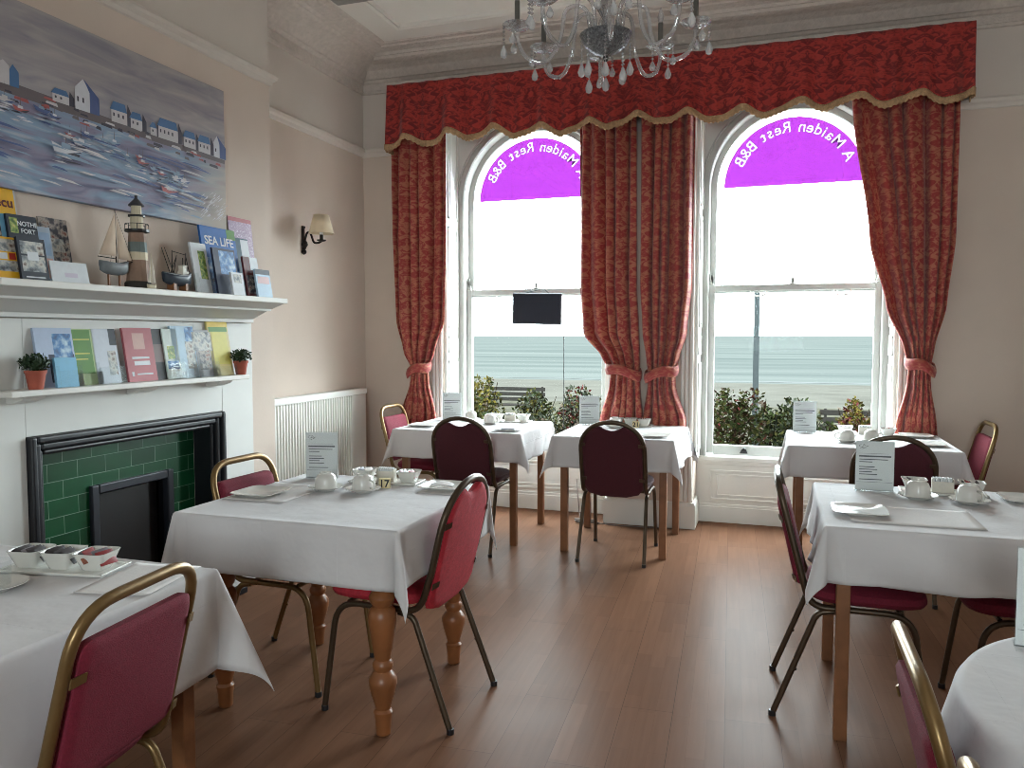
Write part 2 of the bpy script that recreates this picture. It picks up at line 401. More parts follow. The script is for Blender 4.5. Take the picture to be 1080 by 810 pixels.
def text_loops(s, size, o, xd, yd):
    cu = bpy.data.curves.new('lettering', 'FONT'); cu.body = s; cu.size = size; cu.align_x = 'CENTER'; cu.offset = size * 0.02; cu.fill_mode = 'NONE'; cu.resolution_u = 3
    ob = bpy.data.objects.new('lettering', cu); me = ob.to_mesh()
    pts = [o + xd * v.co.x + yd * v.co.y for v in me.vertices]; nb = {}
    for e in me.edges:
        a, b = e.vertices; nb.setdefault(a, []).append(b); nb.setdefault(b, []).append(a)
    seen = set(); out = []
    for st in nb:
        if st in seen: continue
        lp = [st]; seen.add(st); cur = st
        while True:
            nx = [q for q in nb[cur] if q not in seen]
            if not nx: break
            cur = nx[0]; seen.add(cur); lp.append(cur)
        if len(lp) > 2: out.append([pts[i] for i in lp])
    ob.to_mesh_clear(); bpy.data.objects.remove(ob); bpy.data.curves.remove(cu)
    return out


def tag(o, label, cat, group=None):
    o['label'] = label; o['category'] = cat
    if group: o['group'] = group
    return o


def thing(name, label, cat, loc=(0, 0, 0), rz=0.0, group=None):
    o = bpy.data.objects.new(name, None); COL.objects.link(o); o.empty_display_size = 0.1
    o.location = loc; o.rotation_euler = (0, 0, rz)
    return tag(o, label, cat, group)


def struct(mb, name, mats, parent=None, **kw):
    o = mb.build(name, mats, parent, **kw)
    if parent is None: o['kind'] = 'structure'
    return o


def dup(root, loc, rz, label, group=None):
    r = root.copy(); COL.objects.link(r); r.location = loc; r.rotation_euler = (0, 0, rz); r['label'] = label
    if group: r['group'] = group
    for ch in list(root.children):
        c = ch.copy(); COL.objects.link(c); c.parent = r
        for g in list(ch.children):
            d = g.copy(); COL.objects.link(d); d.parent = c
    return r


# ------------------------------------------------------------------ room constants
XL, XC, YW, YA, ZC = -3.25, -2.846, 5.88, 6.17, 3.62
XR, YB, ZR = 2.40, -2.20, 2.91
WINS = {1: (-1.875, 'left'), 2: (0.105, 'right')}
RH = 0.67      # half width of a window recess
ZS, RA = 2.53, 0.60   # arch spring height and opening radius

# ------------------------------------------------------------------ large structure
m = MB(); m.box(XL - 0.3, YB - 0.3, -0.12, XR + 0.3, YW + 0.55, 0); struct(m, 'floor', FLOOR)
m = MB(); m.box(XL - 0.3, YB - 0.3, ZC, XR + 0.3, YW + 0.6, ZC + 0.15); struct(m, 'ceiling', CEIL)


def wallbox(m, x0, y0, x1, y1, z0=0.0, z1=ZC):
    if z0 < ZR: m.box(x0, y0, z0, x1, y1, min(ZR, z1), 0)
    if z1 > ZR: m.box(x0, y0, max(ZR, z0), x1, y1, z1, 1)


m = MB(); wallbox(m, XL - 0.3, YB - 0.3, XL, YW + 0.6); struct(m, 'wall_left', [WALL, WALLU])
m = MB(); wallbox(m, XR, YB - 0.3, XR + 0.3, YW + 0.6); struct(m, 'wall_right', [WALL, WALLU])
m = MB(); wallbox(m, XL, YW, -1.875 - RH, YW + 0.52); wallbox(m, -1.875 + RH, YW, 0.105 - RH, YW + 0.52); wallbox(m, 0.105 + RH, YW, XR, YW + 0.52)
for c in (-1.875, 0.105): wallbox(m, c - RH, YW, c + RH, YW + 0.52, 3.30)
struct(m, 'wall_front', [WALL, WALLU])
m = MB()                                                   # rear wall with an unseen window added to let in fill light
wallbox(m, XL, YB - 0.3, -0.50, YB); wallbox(m, 0.50, YB - 0.3, XR, YB); wallbox(m, -0.50, YB - 0.3, 0.50, YB, 0, 1.1); wallbox(m, -0.50, YB - 0.3, 0.50, YB, 2.3)
struct(m, 'wall_back', [WALL, WALLU])
m = MB()
for x in (-0.50, -0.02, 0.46): m.box(x, YB - 0.2, 1.1, x + 0.04, YB - 0.12, 2.3)
for z in (1.1, 1.68, 2.26): m.box(-0.50, YB - 0.19, z, 0.50, YB - 0.13, z + 0.04)
struct(m, 'window_3', WHITE)  # frame of the rear window added for its fill light
# chimney breast, with the fireplace opening cut through its front
FB = dict(y0=2.43, y1=3.45, z1=0.955)
m = MB()
wallbox(m, XL, 1.845, XC, FB['y0']); wallbox(m, XL, FB['y1'], XC, 4.035); wallbox(m, XL, FB['y0'], XC, FB['y1'], FB['z1'])
struct(m, 'wall_chimney', [WALL, WALLU])


def sweep(path, prof, mi_list=None):
    """profile (offset into the room, z) swept along a floor polyline whose room side is on the right of travel"""
    m = MB(); P = [Vector((p[0], p[1])) for p in path]; n = len(P); vs = []
    for i in range(n):
        d0 = (P[i] - P[i - 1]).normalized() if i else (P[1] - P[0]).normalized()
        d1 = (P[i + 1] - P[i]).normalized() if i < n - 1 else d0
        n0 = Vector((d0.y, -d0.x)); n1 = Vector((d1.y, -d1.x)); b = (n0 + n1); b = b / b.dot(n0) if b.length > 1e-6 else n0
        for (o, z) in prof: q = P[i] + b * o; vs.append((q.x, q.y, z))
    k = len(prof); fs = [(i * k + j, i * k + (j + 1) % k, (i + 1) * k + (j + 1) % k, (i + 1) * k + j) for i in range(n - 1) for j in range(k)]
    fs += [tuple(range(k)), tuple((n - 1) * k + j for j in range(k))[::-1]]
    m.add(vs, fs); return m


ROOM = [(XL, YB), (XL, 1.845), (XC, 1.845), (XC, 4.035), (XL, 4.035), (XL, YW), (XR, YW), (XR, YB)]
cprof = [(0, 3.375), (0.016, 3.378), (0.022, 3.395), (0.016, 3.40), (0.016, 3.455), (0.03, 3.46), (0.045, 3.475), (0.06, 3.478), (0.075, 3.50), (0.10, 3.53), (0.15, 3.555),
         (0.22, 3.57), (0.235, 3.585), (0.25, 3.585), (0.27, 3.60), (0.36, 3.603), (0.37, 3.612), (0.41, 3.612), (0.42, 3.62), (0, 3.62)]
struct(sweep(ROOM, cprof), 'trim_1', CORN)
m = sweep([(p[0] * 0.999, p[1]) for p in [(XL + 0.62, 1.2), (XL + 0.62, 5.26), (XR - 0.62, 5.26), (XR - 0.62, -1.6)]], [(0, 3.60), (0.012, 3.598), (0.03, 3.606), (0.05, 3.598), (0.06, 3.62), (0, 3.62)])
struct(m, 'trim_2', CEIL)
rprof = [(0, 2.875), (0.012, 2.88), (0.018, 2.90), (0.035, 2.912), (0.04, 2.93), (0.03, 2.945), (0, 2.945)]
struct(sweep([(XL, YB), (XL, 1.845), (XC, 1.845), (XC, 4.035), (XL, 4.035), (XL, YW), (-1.875 - RH, YW)], rprof), 'trim_3', RAIL)
struct(sweep([(0.105 + RH, YW), (XR, YW), (XR, YB)], rprof), 'trim_4', RAIL)
bprof = [(0, 0), (0.022, 0), (0.022, 0.13), (0.012, 0.15), (0, 0.155)]
struct(sweep([(XL, 4.035), (XL, YW), (-1.875 - RH, YW)], bprof), 'baseboard_left', WHITE)
struct(sweep([(XL, YB), (XL, 1.845), (XC, 1.845), (XC, 2.09)], bprof), 'baseboard_back', WHITE)
struct(sweep([(XC, 3.79), (XC, 4.035), (XL + 0.03, 4.035)], bprof), 'baseboard_chimney', WHITE)
struct(sweep([(-1.875 + RH, YW + 0.27), (-1.875 + RH, YW), (0.105 - RH, YW), (0.105 - RH, YW + 0.27)], [(0, 0), (0.022, 0), (0.022, 0.17), (0.014, 0.19), (0, 0.195)]), 'baseboard_pier', WHITE)
struct(sweep([(0.105 + RH, YW), (XR, YW), (XR, YB)], bprof), 'baseboard_right', WHITE)


# ------------------------------------------------------------------ windows
def arch_pts(c, r, z0, n=28):
    """U path: left jamb bottom, arch, right jamb bottom"""
    return [(c - r, z0)] + [(c - r * math.cos(PI * i / n), ZS + r * math.sin(PI * i / n)) for i in range(n + 1)] + [(c + r, z0)]


def ring(m, c, r0, r1, z0, y0, y1, mi=0, n=28, zb=None):
    a = arch_pts(c, r0, z0, n); b = arch_pts(c, r1, z0 if zb is None else zb, n); k = len(a)
    vs = [(p[0], y0, p[1]) for p in a] + [(p[0], y0, p[1]) for p in b] + [(p[0], y1, p[1]) for p in a] + [(p[0], y1, p[1]) for p in b]
    fs = []
    for i in range(k - 1):
        fs += [(i, i + 1, k + i + 1, k + i), (2 * k + i, 3 * k + i, 3 * k + i + 1, 2 * k + i + 1), (i, 2 * k + i, 2 * k + i + 1, i + 1), (k + i, k + i + 1, 3 * k + i + 1, 3 * k + i)]
    fs += [(0, k, 3 * k, 2 * k), (k - 1, 3 * k - 1, 4 * k - 1, 2 * k - 1)]
    m.add(vs, fs, mi)


ZSILL = 0.50
for wi, (c, side) in WINS.items():
    m = MB(); n = 28                                        # panel around the arched opening, joined to the reveals
    x0, x1 = c - RH, c + RH
    a = arch_pts(c, RA, ZSILL, n)
    m.box(x0, YA, ZSILL, c - RA, YA + 0.2, ZS); m.box(c + RA, YA, ZSILL, x1, YA + 0.2, ZS)
    top = 3.35
    for i in range(1, n + 1):
        p, q = a[i], a[i + 1]
        poly = [(p[0], p[1]), (q[0], q[1]), (q[0], top), (p[0], top)]
        m.prism(poly, YA, YA + 0.2)
    m.box(x0, YA, ZS, c - RA, YA + 0.2, top); m.box(c + RA, YA, ZS, x1, YA + 0.2, top)
    win = struct(m, 'window_%d' % wi, WHITEM)
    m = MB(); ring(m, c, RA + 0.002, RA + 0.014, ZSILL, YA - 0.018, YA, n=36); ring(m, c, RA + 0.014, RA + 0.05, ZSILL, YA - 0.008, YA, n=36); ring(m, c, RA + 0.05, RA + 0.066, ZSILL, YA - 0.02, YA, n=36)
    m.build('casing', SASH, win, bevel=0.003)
    # sashes
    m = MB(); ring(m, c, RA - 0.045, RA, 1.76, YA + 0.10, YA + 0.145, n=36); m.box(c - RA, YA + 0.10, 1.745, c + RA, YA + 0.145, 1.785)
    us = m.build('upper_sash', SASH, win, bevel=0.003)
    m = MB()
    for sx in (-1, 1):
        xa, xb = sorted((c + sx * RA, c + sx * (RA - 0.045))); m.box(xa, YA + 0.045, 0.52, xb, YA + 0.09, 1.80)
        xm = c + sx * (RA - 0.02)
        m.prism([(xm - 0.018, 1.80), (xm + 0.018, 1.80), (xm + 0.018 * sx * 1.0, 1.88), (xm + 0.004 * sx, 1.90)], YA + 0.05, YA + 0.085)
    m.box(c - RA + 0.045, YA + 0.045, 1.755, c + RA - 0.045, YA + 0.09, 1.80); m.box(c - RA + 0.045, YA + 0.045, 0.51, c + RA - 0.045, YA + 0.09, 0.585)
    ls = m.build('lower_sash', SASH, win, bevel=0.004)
    m = MB(); pts = arch_pts(c, RA - 0.047, 1.787, 28); m.prism(pts, YA + 0.12, YA + 0.124); m.build('glass_pane', PANE, us)
    m = MB(); m.box(c - RA + 0.047, YA + 0.066, 0.587, c + RA - 0.047, YA + 0.07, 1.753); m.build('glass_pane', PANE, ls)
    # sash hardware
    m = MB(); m.lathe([(0.03, 0), (0.028, 0.008), (0.012, 0.012), (0.010, 0.03), (0.013, 0.04), (0.008, 0.05), (0, 0.052)], (c, YA + 0.075, 1.80), 14); m.box(c - 0.04, YA + 0.062, 1.80, c + 0.04, YA + 0.088, 1.806)
    m.build('sash_catch', STEEL, ls, bevel=0.002)
    if side == 'right':
        for dx in (-0.24, 0.34):
            m = MB(); m.tube(fillet([(c + dx - 0.055, YA + 0.04, 1.75), (c + dx - 0.04, YA + 0.02, 1.715), (c + dx + 0.04, YA + 0.02, 1.715), (c + dx + 0.055, YA + 0.04, 1.75)], 0.02), 0.006, 8)
            m.build('sash_pull', WHITE, ls, smooth=True)
    m = MB(); m.prism([(c - 0.355, 0.53), (c - 0.295, 0.53), (c - 0.31, 0.565), (c - 0.34, 0.565)], YA + 0.02, YA + 0.045); m.tube([(c - 0.325, YA + 0.02, 0.555), (c - 0.325, YA + 0.005, 0.575)], 0.008, 8)
    m.build('sash_lift', DARK, ls, bevel=0.003)
    # sill board, apron with a raised panel and skirting
    m = MB(); m.box(x0, YA - 0.03, ZSILL - 0.03, x1, YA + 0.2, ZSILL + 0.005); m.box(x0, YA - 0.012, ZSILL - 0.06, x1, YA, ZSILL - 0.03)
    m.build('sill', WHITE, win, bevel=0.004)
    m = MB(); m.box(x0, YA, 0, x1, YA + 0.2, ZSILL - 0.02); m.box(x0, YA - 0.02, 0, x1, YA, 0.12); m.box(x0, YA - 0.012, 0.12, x1, YA, 0.14)
    for (a0, a1, b0, b1, t) in ((0.10, 0.115, 0.17, 0.40, 0.012), (0.145, 0.15, 0.20, 0.37, 0.007)):
        X0, X1 = x0 + a0, x1 - a0
        m.box(X0, YA - t, b0, X1, YA, b0 + 0.014); m.box(X0, YA - t, b1 - 0.014, X1, YA, b1); m.box(X0, YA - t, b0, X0 + 0.014, YA, b1); m.box(X1 - 0.014, YA - t, b0, X1, YA, b1)
    m.build('apron_panel', WHITE, win, bevel=0.002)
    # folding shutters lining both reveals
    for sx in (-1, 1):
        xr = c + sx * RH; m = MB()
        xa, xb = sorted((xr, xr - sx * 0.022)); m.box(xa, YW + 0.02, ZSILL, xb, YA, 3.30)
        for (z0, z1) in ((0.56, 1.22), (1.28, 1.42), (1.48, 2.30), (2.36, 3.2)):
            xs = xr - sx * 0.022; xa, xb = sorted((xs, xs - sx * 0.008))
            y0, y1 = YW + 0.05, YA - 0.04
            m.box(xa, y0, z0, xb, y0 + 0.02, z1); m.box(xa, y1 - 0.02, z0, xb, y1, z1); m.box(xa, y0, z0, xb, y1, z0 + 0.02); m.box(xa, y0, z1 - 0.02, xb, y1, z1)
            xa, xb = sorted((xs, xs - sx * 0.005)); m.box(xa, y0 + 0.05, z0 + 0.05, xb, y1 - 0.05, z1 - 0.05)
        m.build('shutter_panel', WHITE, win, bevel=0.003)
    # fluted architrave strips on the wall face at the sides of the recess
    for sx in (-1, 1):
        m = MB(); xe = c + sx * RH
        for k in range(3):
            xa, xb = sorted((xe + sx * (0.005 + k * 0.032), xe + sx * (0.028 + k * 0.032))); m.box(xa, YW - (0.022 - 0.004 * k), 0.2, xb, YW, 3.30)
        m.build('architrave', WHITE, win, bevel=0.005)

# ------------------------------------------------------------------ outdoors
GZ = -0.9
m = MB(); m.box(-40, 6.9, GZ - 0.2, 30, 27, GZ); o = struct(m, 'garden_ground', mat('lawn', (0.0191, 0.0180, 0.0137), 0.95, var=0.3, scale=3, spec=0.0))
m = MB(); m.add([(-160, 27, GZ - 0.02), (120, 27, GZ - 0.02), (140, 76, -2.85), (-200, 76, -2.85), (-160, 27, GZ - 0.5), (120, 27, GZ - 0.5), (140, 76, -3.4), (-200, 76, -3.4)],
                 [(0, 1, 2, 3), (7, 6, 5, 4), (0, 4, 5, 1), (1, 5, 6, 2), (2, 6, 7, 3), (3, 7, 4, 0)])
struct(m, 'sand_beach', mat('pale_sand', (0.0238, 0.0226, 0.0195), 0.95, var=0.18, scale=0.4, spec=0.0))
m = MB(); m.box(-6000, 62, -3.0, 6000, 8000, -2.6); struct(m, 'sea', SEA)
m = MB()
for k, y in enumerate((62.6, 66.0, 71.5)):
    m.grid(120, 2, lambda u, v, y=y, k=k: (-120 + 200 * u, y + (v - 0.5) * (1.0 + 0.7 * math.sin(u * 31 + k)) + 0.6 * math.sin(u * 47 + 2 * k) + 0.3 * math.sin(u * 140), -2.59 + 0.03 * math.sin(v * PI)))
o = m.build('surf_foam', mat('white_foam', (0.0296, 0.0307, 0.0299), 0.9, var=0.1, scale=1, spec=0.0), solid=0.04)
tag(o, 'white lines of surf breaking along the beach edge', 'surf'); o['kind'] = 'stuff'
m = MB(); m.box(-4.5, 7.05, GZ, 3.0, 8.9, 0.16); struct(m, 'planting_bed', mat('brown_soil', (0.0070, 0.0051, 0.0039), 0.95, var=0.3, spec=0.0))


def shrub(loc, rx, ry, h, leaves, cols, label, seed, leaf=0.05, name='garden_shrub'):
    rnd = random.Random(seed); t = thing(name, label, 'shrub', loc)
    m = MB(); st = MB()
    for k in range(9):
        a = rnd.uniform(0, 2 * PI); q = rnd.uniform(0.3, 0.8)
        st.tube([(0.1 * rx * math.cos(a), 0.1 * ry * math.sin(a), -0.01), (q * 0.5 * rx * math.cos(a), q * 0.5 * ry * math.sin(a), h * 0.45), (q * rx * math.cos(a), q * ry * math.sin(a), h * rnd.uniform(0.75, 0.98))], [0.009, 0.006, 0.003], 5)
    for k in range(leaves):
        a = rnd.uniform(0, 2 * PI); zz = rnd.random() ** 0.75; w = math.sqrt(max(0.02, 1 - (zz * 1.05 - 0.25) ** 2)) * (0.75 + 0.25 * math.sin(3 * a + seed) + 0.12 * math.sin(9 * zz + a * 5))
        q = rnd.random() ** 0.45 * w; c = Vector((q * rx * math.cos(a), q * ry * math.sin(a), 0.03 + zz * h * (0.86 + 0.14 * math.sin(2 * a + seed * 1.7))))
        d = Vector((rnd.uniform(-1, 1), rnd.uniform(-1, 1), rnd.uniform(-0.3, 1))).normalized(); e = d.cross(Vector((rnd.uniform(-1, 1), rnd.uniform(-1, 1), rnd.uniform(-1, 1)))).normalized()
        L = leaf * rnd.uniform(0.6, 1.25); mi = rnd.choices(range(len(cols)), [c_[1] for c_ in cols])[0]
        m.add([c, c + d * L * 0.5 + e * L * 0.28, c + d * L, c + d * L * 0.5 - e * L * 0.28], [(0, 1, 2, 3)], mi)
    st.build('stem', mat('brown_stem', (0.0081, 0.0058, 0.0035), 0.9, spec=0.0), t)
    m.build('foliage', [c_[0] for c_ in cols], t)
    return t


G1 = mat('leaf_green', (0.0099, 0.0133, 0.0049), 0.6, var=0.3, spec=0.0); G2 = mat('leaf_olive', (0.0186, 0.0180, 0.0064), 0.6, var=0.3, spec=0.0); G3 = mat('leaf_grey_green', (0.0186, 0.0215, 0.0151), 0.6, var=0.3, spec=0.0)
Y1 = mat('leaf_yellow', (0.0394, 0.0313, 0.0072), 0.6, var=0.2, spec=0.0); R1 = mat('flower_red', (0.0348, 0.0087, 0.0081), 0.6, var=0.2, spec=0.0); B1 = mat('leaf_brown', (0.0116, 0.0065, 0.0042), 0.7, var=0.3, spec=0.0); P1 = mat('flower_pale', (0.0418, 0.0325, 0.0255), 0.6, spec=0.0)
BZ = 0.165
shrub((-0.36, 7.75, BZ), 0.36, 0.32, 0.72, 2300, [(G1, 4), (G2, 3), (B1, 2.5), (P1, .6), (R1, .3)], 'big olive green shrub with brown twigs outside the right window, at its left', 1)
shrub((0.20, 7.9, BZ), 0.28, 0.3, 0.62, 1500, [(G1, 3), (G3, 4), (G2, 2)], 'grey green shrub outside the right window, just left of the menu stand', 2)
shrub((0.72, 8.2, BZ), 0.22, 0.3, 0.62, 1100, [(Y1, 3), (R1, 2), (G2, 2), (P1, 1)], 'red and yellow autumn shrub outside the right window, right of the menu', 3)
shrub((1.25, 8.3, BZ), 0.26, 0.3, 0.5, 1100, [(G1, 3), (G3, 3), (G2, 2)], 'low green shrub outside the right window in front of the far bench', 4)
shrub((-3.0, 8.0, BZ), 0.30, 0.3, 0.78, 1500, [(Y1, 3), (G2, 3), (G1, 2), (P1, .5)], 'yellow green shrub outside the left window, leftmost of that bed', 5)
shrub((-2.45, 8.15, BZ), 0.34, 0.3, 0.64, 1500, [(G2, 3), (G3, 3), (Y1, 1), (G1, 2)], 'pale green shrub outside the left window, below the far bench', 6)
shrub((-1.95, 8.0, BZ), 0.30, 0.3, 0.70, 1400, [(G3, 3), (G2, 2), (R1, 1), (P1, 1)], 'grey green shrub with reddish tips outside the left window, under the hanging panel', 7)
shrub((-1.52, 8.0, BZ), 0.26, 0.3, 0.68, 1100, [(G1, 3), (G3, 3), (Y1, 1.5)], 'leafy shrub outside the left window beside the right edge of the pane', 8)

shrub((-0.02, 8.35, BZ), 0.30, 0.28, 0.52, 1300, [(G1, 3), (G3, 3), (G2, 2)], 'low grey green shrub behind the big brown twigged shrub, right window', 9)
shrub((0.50, 7.75, BZ), 0.26, 0.26, 0.42, 1100, [(G1, 4), (G2, 2), (B1, 1)], 'small dark green shrub at the bottom of the right window behind the menu', 10)
shrub((0.98, 7.7, BZ), 0.26, 0.26, 0.42, 1100, [(G1, 3), (G3, 3)], 'small dark green shrub at the bottom right of the right window', 11)
shrub((-2.72, 7.6, BZ), 0.30, 0.26, 0.44, 1200, [(G1, 3), (G2, 3), (G3, 2)], 'low green shrub along the left window behind the tea things', 12)
shrub((-2.18, 7.6, BZ), 0.30, 0.26, 0.42, 1200, [(G3, 3), (G2, 3), (P1, 1)], 'low pale shrub along the left window behind the sachet bowls', 13)
shrub((-1.68, 7.6, BZ), 0.28, 0.26, 0.44, 1200, [(G1, 3), (G3, 3)], 'low green shrub along the left window left of the menu stand', 14)


def bench(loc, rz, label):
    t = thing('garden_bench', label, 'bench', loc, rz); wd = mat('weathered_wood', (0.0090, 0.0081, 0.0072), 0.9, var=0.2, spec=0.0)
    for k in range(3):
        m = MB(); m.box(-0.9, 0.24, 0.52 + k * 0.14, 0.9, 0.265, 0.62 + k * 0.14); m.build('back_slat', wd, t, bevel=0.006)
    for k in range(4):
        m = MB(); m.box(-0.9, -0.22 + k * 0.115, 0.42, 0.9, -0.13 + k * 0.115, 0.45); m.build('seat_slat', wd, t, bevel=0.006)
    for x in (-0.82, 0.78):
        for y, h in ((-0.2, 0.62), (0.265, 0.92)):
            m = MB(); m.box(x, y, 0, x + 0.05, y + 0.05, h); m.build('leg', wd, t, bevel=0.005)
        m = MB(); m.box(x - 0.01, -0.23, 0.62, x + 0.06, 0.28, 0.65); m.build('armrest', wd, t, bevel=0.005)
    return t


b = at_z(540, 438, GZ + 0.0); p = at_y(539, 408, 20.5)
bench((p.x, 20.5, GZ), 0.0, 'weathered bench on the lawn seen through the left window')
p = at_y(905, 421, 16.0); bench((p.x + 0.25, 16.0, GZ), 0.0, 'weathered bench seen through the lower right of the right window')
p = at_y(797, 400, 17.0)
t = thing('lamp_post', 'tall pale post standing on the lawn seen through the right window', 'post', (p.x, 17, GZ))
m = MB(); m.lathe([(0.09, 0), (0.09, 0.5), (0.06, 0.55), (0.055, 3.3), (0.03, 3.34), (0, 3.35)], n=14); m.build('shaft', mat('pale_grey_post', (0.0122, 0.0139, 0.0142), 0.6, spec=0.0), t, smooth='auto')
m = MB(); m.lathe([(0.13, 0), (0.13, 0.06), (0.095, 0.09), (0.095, 0.1)], n=14); m.build('base', mat('pale_grey_post', (0.0122, 0.0139, 0.0142), 0.6, spec=0.0), t, smooth='auto')

# ------------------------------------------------------------------ pelmet and curtains
yP = 5.66
m = MB(); PX0, PX1 = -2.91, 1.13


def scallop(x): return 2.93 + 0.035 * math.cos(2 * PI * (x - PX0) / 0.355 + PI) + 0.012 * math.sin(x * 5.1)


def pel(u, v, dz=0.0, dy=0.0):
    tot = (YW - 0.01 - yP); Ltot = tot * 2 + PX1 - PX0; sdist = u * Ltot
    if sdist < tot: x, y, off = PX0, YW - 0.01 - sdist, (-1, 0)
    elif sdist > Ltot - tot: x, y, off = PX1, yP + (sdist - (Ltot - tot)), (1, 0)
    else: x, y, off = PX0 + sdist - tot, yP, (0, -1)
    zt, zb = 3.36, scallop(x) + dz
    z = zt + (zb - zt) * v
    f = 0.5 + 0.5 * math.sin(2 * PI * sdist / 0.178 + 0.8 * math.sin(sdist * 3.1)); f2 = 0.5 + 0.5 * math.sin(2 * PI * sdist / 0.37 + 1.3 * math.sin(sdist * 1.7))
    d = (0.014 + 0.040 * v) * f ** 1.4 + 0.03 * v * f2 + dy
    if off[1] == 0: d *= 0.3
    return (x + off[0] * d + (0), y + off[1] * d, z)


m.grid(420, 16, pel, uvfn=lambda u, v: (u * 4.4, v * 0.45))
pt = thing('pelmet', 'long red damask pelmet with scalloped fringed edge above both windows', 'pelmet', (-0.9, YW, 2.9))
pf = m.build('valance', PELM, pt, org=(-0.9, YW, 2.9), smooth=True, solid=0.006)
m = MB()
m.grid(840, 3, lambda u, v: tuple(Vector(pel(u, 1.0)) + Vector((0, -0.006 + 0.003 * math.sin(u * 2600), 0.012 - v * (0.045 + 0.004 * math.sin(u * 900))))))
m.build('fringe', FRINGE, pt, org=(-0.9, YW, 2.9), smooth=True, solid=0.008)
m = MB(); m.box(PX0 + 0.012, yP + 0.012, 3.34, PX1 - 0.012, YW, 3.36); m.build('board', WOOD, pt, org=(-0.9, YW, 2.9))


def interp(prof, z):
    for (a, b) in zip(prof, prof[1:]):
        if b[0] <= z <= a[0]:
            t = (a[0] - z) / (a[0] - b[0]); t = t * t * (3 - 2 * t) * 0.6 + t * 0.4
            return [a[i] + (b[i] - a[i]) * t for i in (1, 2)]
    return list(prof[-1][1:]) if z < prof[-1][0] else list(prof[0][1:])


def curtain(prof, ztie, nf, label, seed):
    rnd = random.Random(seed); zt, zb = prof[0][0], prof[-1][0]; w0 = prof[0][2] - prof[0][1]
    ph = [rnd.uniform(0, 6) for _ in range(4)]; yc = 5.80
    xm = (prof[0][1] + prof[0][2]) / 2
    t = thing('curtain', label, 'curtain', (xm, YW - 0.08, zb))

    def fn(u, v):
        z = zt + (zb - zt) * v; xl, xr = interp(prof, z); w = xr - xl
        tight = min(1.0, max(0.0, 1 - w / w0)); near = math.exp(-((z - ztie) / 0.22) ** 2)
        uu = u + 0.03 * math.sin(2 * PI * u * 2 + ph[0]) + 0.02 * math.sin(3 * v + 6 * u + ph[1])
        a = 0.036 + 0.008 * tight - 0.012 * near
        th = 2 * PI * nf * uu + ph[2]
        y = yc + a * (math.sin(th) + 0.28 * math.sin(2.1 * th + ph[3] + 2 * v)) - 0.045 * math.sin(PI * u) * (0.35 + tight)
        x = xl + w * u + 0.35 * (w / nf) * 0.3 * math.cos(th)
        zz = z + (0.018 * math.sin(th * 0.5 + ph[1]) * (v > 0.999))
        k = min(1.0, max(0.0, (1.0 - z) / 0.14)); y = y + k * (min(max(y, 5.772), 5.85) - y)
        return (x, min(y, YW - 0.028), zz)
    m = MB(); m.grid(int(nf * 16), 90, fn, uvfn=lambda u, v: (u * w0 * 1.5 + seed * 0.37, v * (zt - zb)))
    org = (xm, YW - 0.08, zb)
    drop = m.build('drop', CURT, t, org=org, smooth=True, solid=0.004)
    # tie-back: a band wrapped around the gathered waist
    xl, xr = interp(prof, ztie); cx = (xl + xr) / 2; hw = (xr - xl) / 2 + 0.018; m = MB()

    def band(u, v):
        a = 2 * PI * u; s = 0.028 * math.cos(a * 1.0)
        return (cx + hw * math.cos(a), yc - 0.022 + 0.088 * math.sin(a) * (1 if math.sin(a) < 0 else 0.85), ztie + (v - 0.5) * 0.075 + s * (1 if seed % 2 else -1) + 0.012 * math.sin(a * 3) + 0.0)
    m.grid(48, 5, lambda u, v: tuple(Vector(band(u, v)) + Vector((math.cos(2 * PI * u), math.sin(2 * PI * u), 0)) * 0.008 * math.sin(PI * v)), uvfn=lambda u, v: (u * 0.5, v * 0.08))
    m.build('tieback', CURT, t, org=org, smooth=True, solid=0.006)
    return t


curtain([(3.28, -2.93, -2.47), (2.2, -2.94, -2.47), (1.55, -2.925, -2.49), (1.29, -2.86, -2.58), (1.155, -2.79, -2.635), (1.05, -2.80, -2.63), (0.8, -2.88, -2.58), (0.54, -2.96, -2.54)], 1.15, 5, 'red and gold damask curtain left of the left window', 1)
curtain([(3.28, -1.41, -0.995), (1.8, -1.41, -0.985), (1.44, -1.385, -0.965), (1.26, -1.24, -0.955), (1.15, -1.17, -0.955), (1.05, -1.18, -0.95), (0.8, -1.25, -0.93), (0.52, -1.31, -0.915)], 1.16, 5, 'red gold damask curtain on the pier, gathered over the left window', 2)
curtain([(3.28, -0.945, -0.565), (1.8, -0.945, -0.575), (1.44, -0.925, -0.61), (1.25, -0.895, -0.665), (1.16, -0.885, -0.69), (1.05, -0.885, -0.685), (0.8, -0.915, -0.605), (0.52, -0.92, -0.61)], 1.15, 5, 'red gold damask curtain on the pier, beside the right window', 3)
curtain([(3.28, 0.40, 1.09), (2.9, 0.455, 1.09), (2.05, 0.575, 1.085), (1.62, 0.685, 1.045), (1.33, 0.80, 0.98), (1.23, 0.828, 0.965), (1.12, 0.825, 0.965), (0.8, 0.765, 1.015), (0.52, 0.73, 1.06)], 1.22, 6, 'red and gold damask curtain right of the right window', 4)

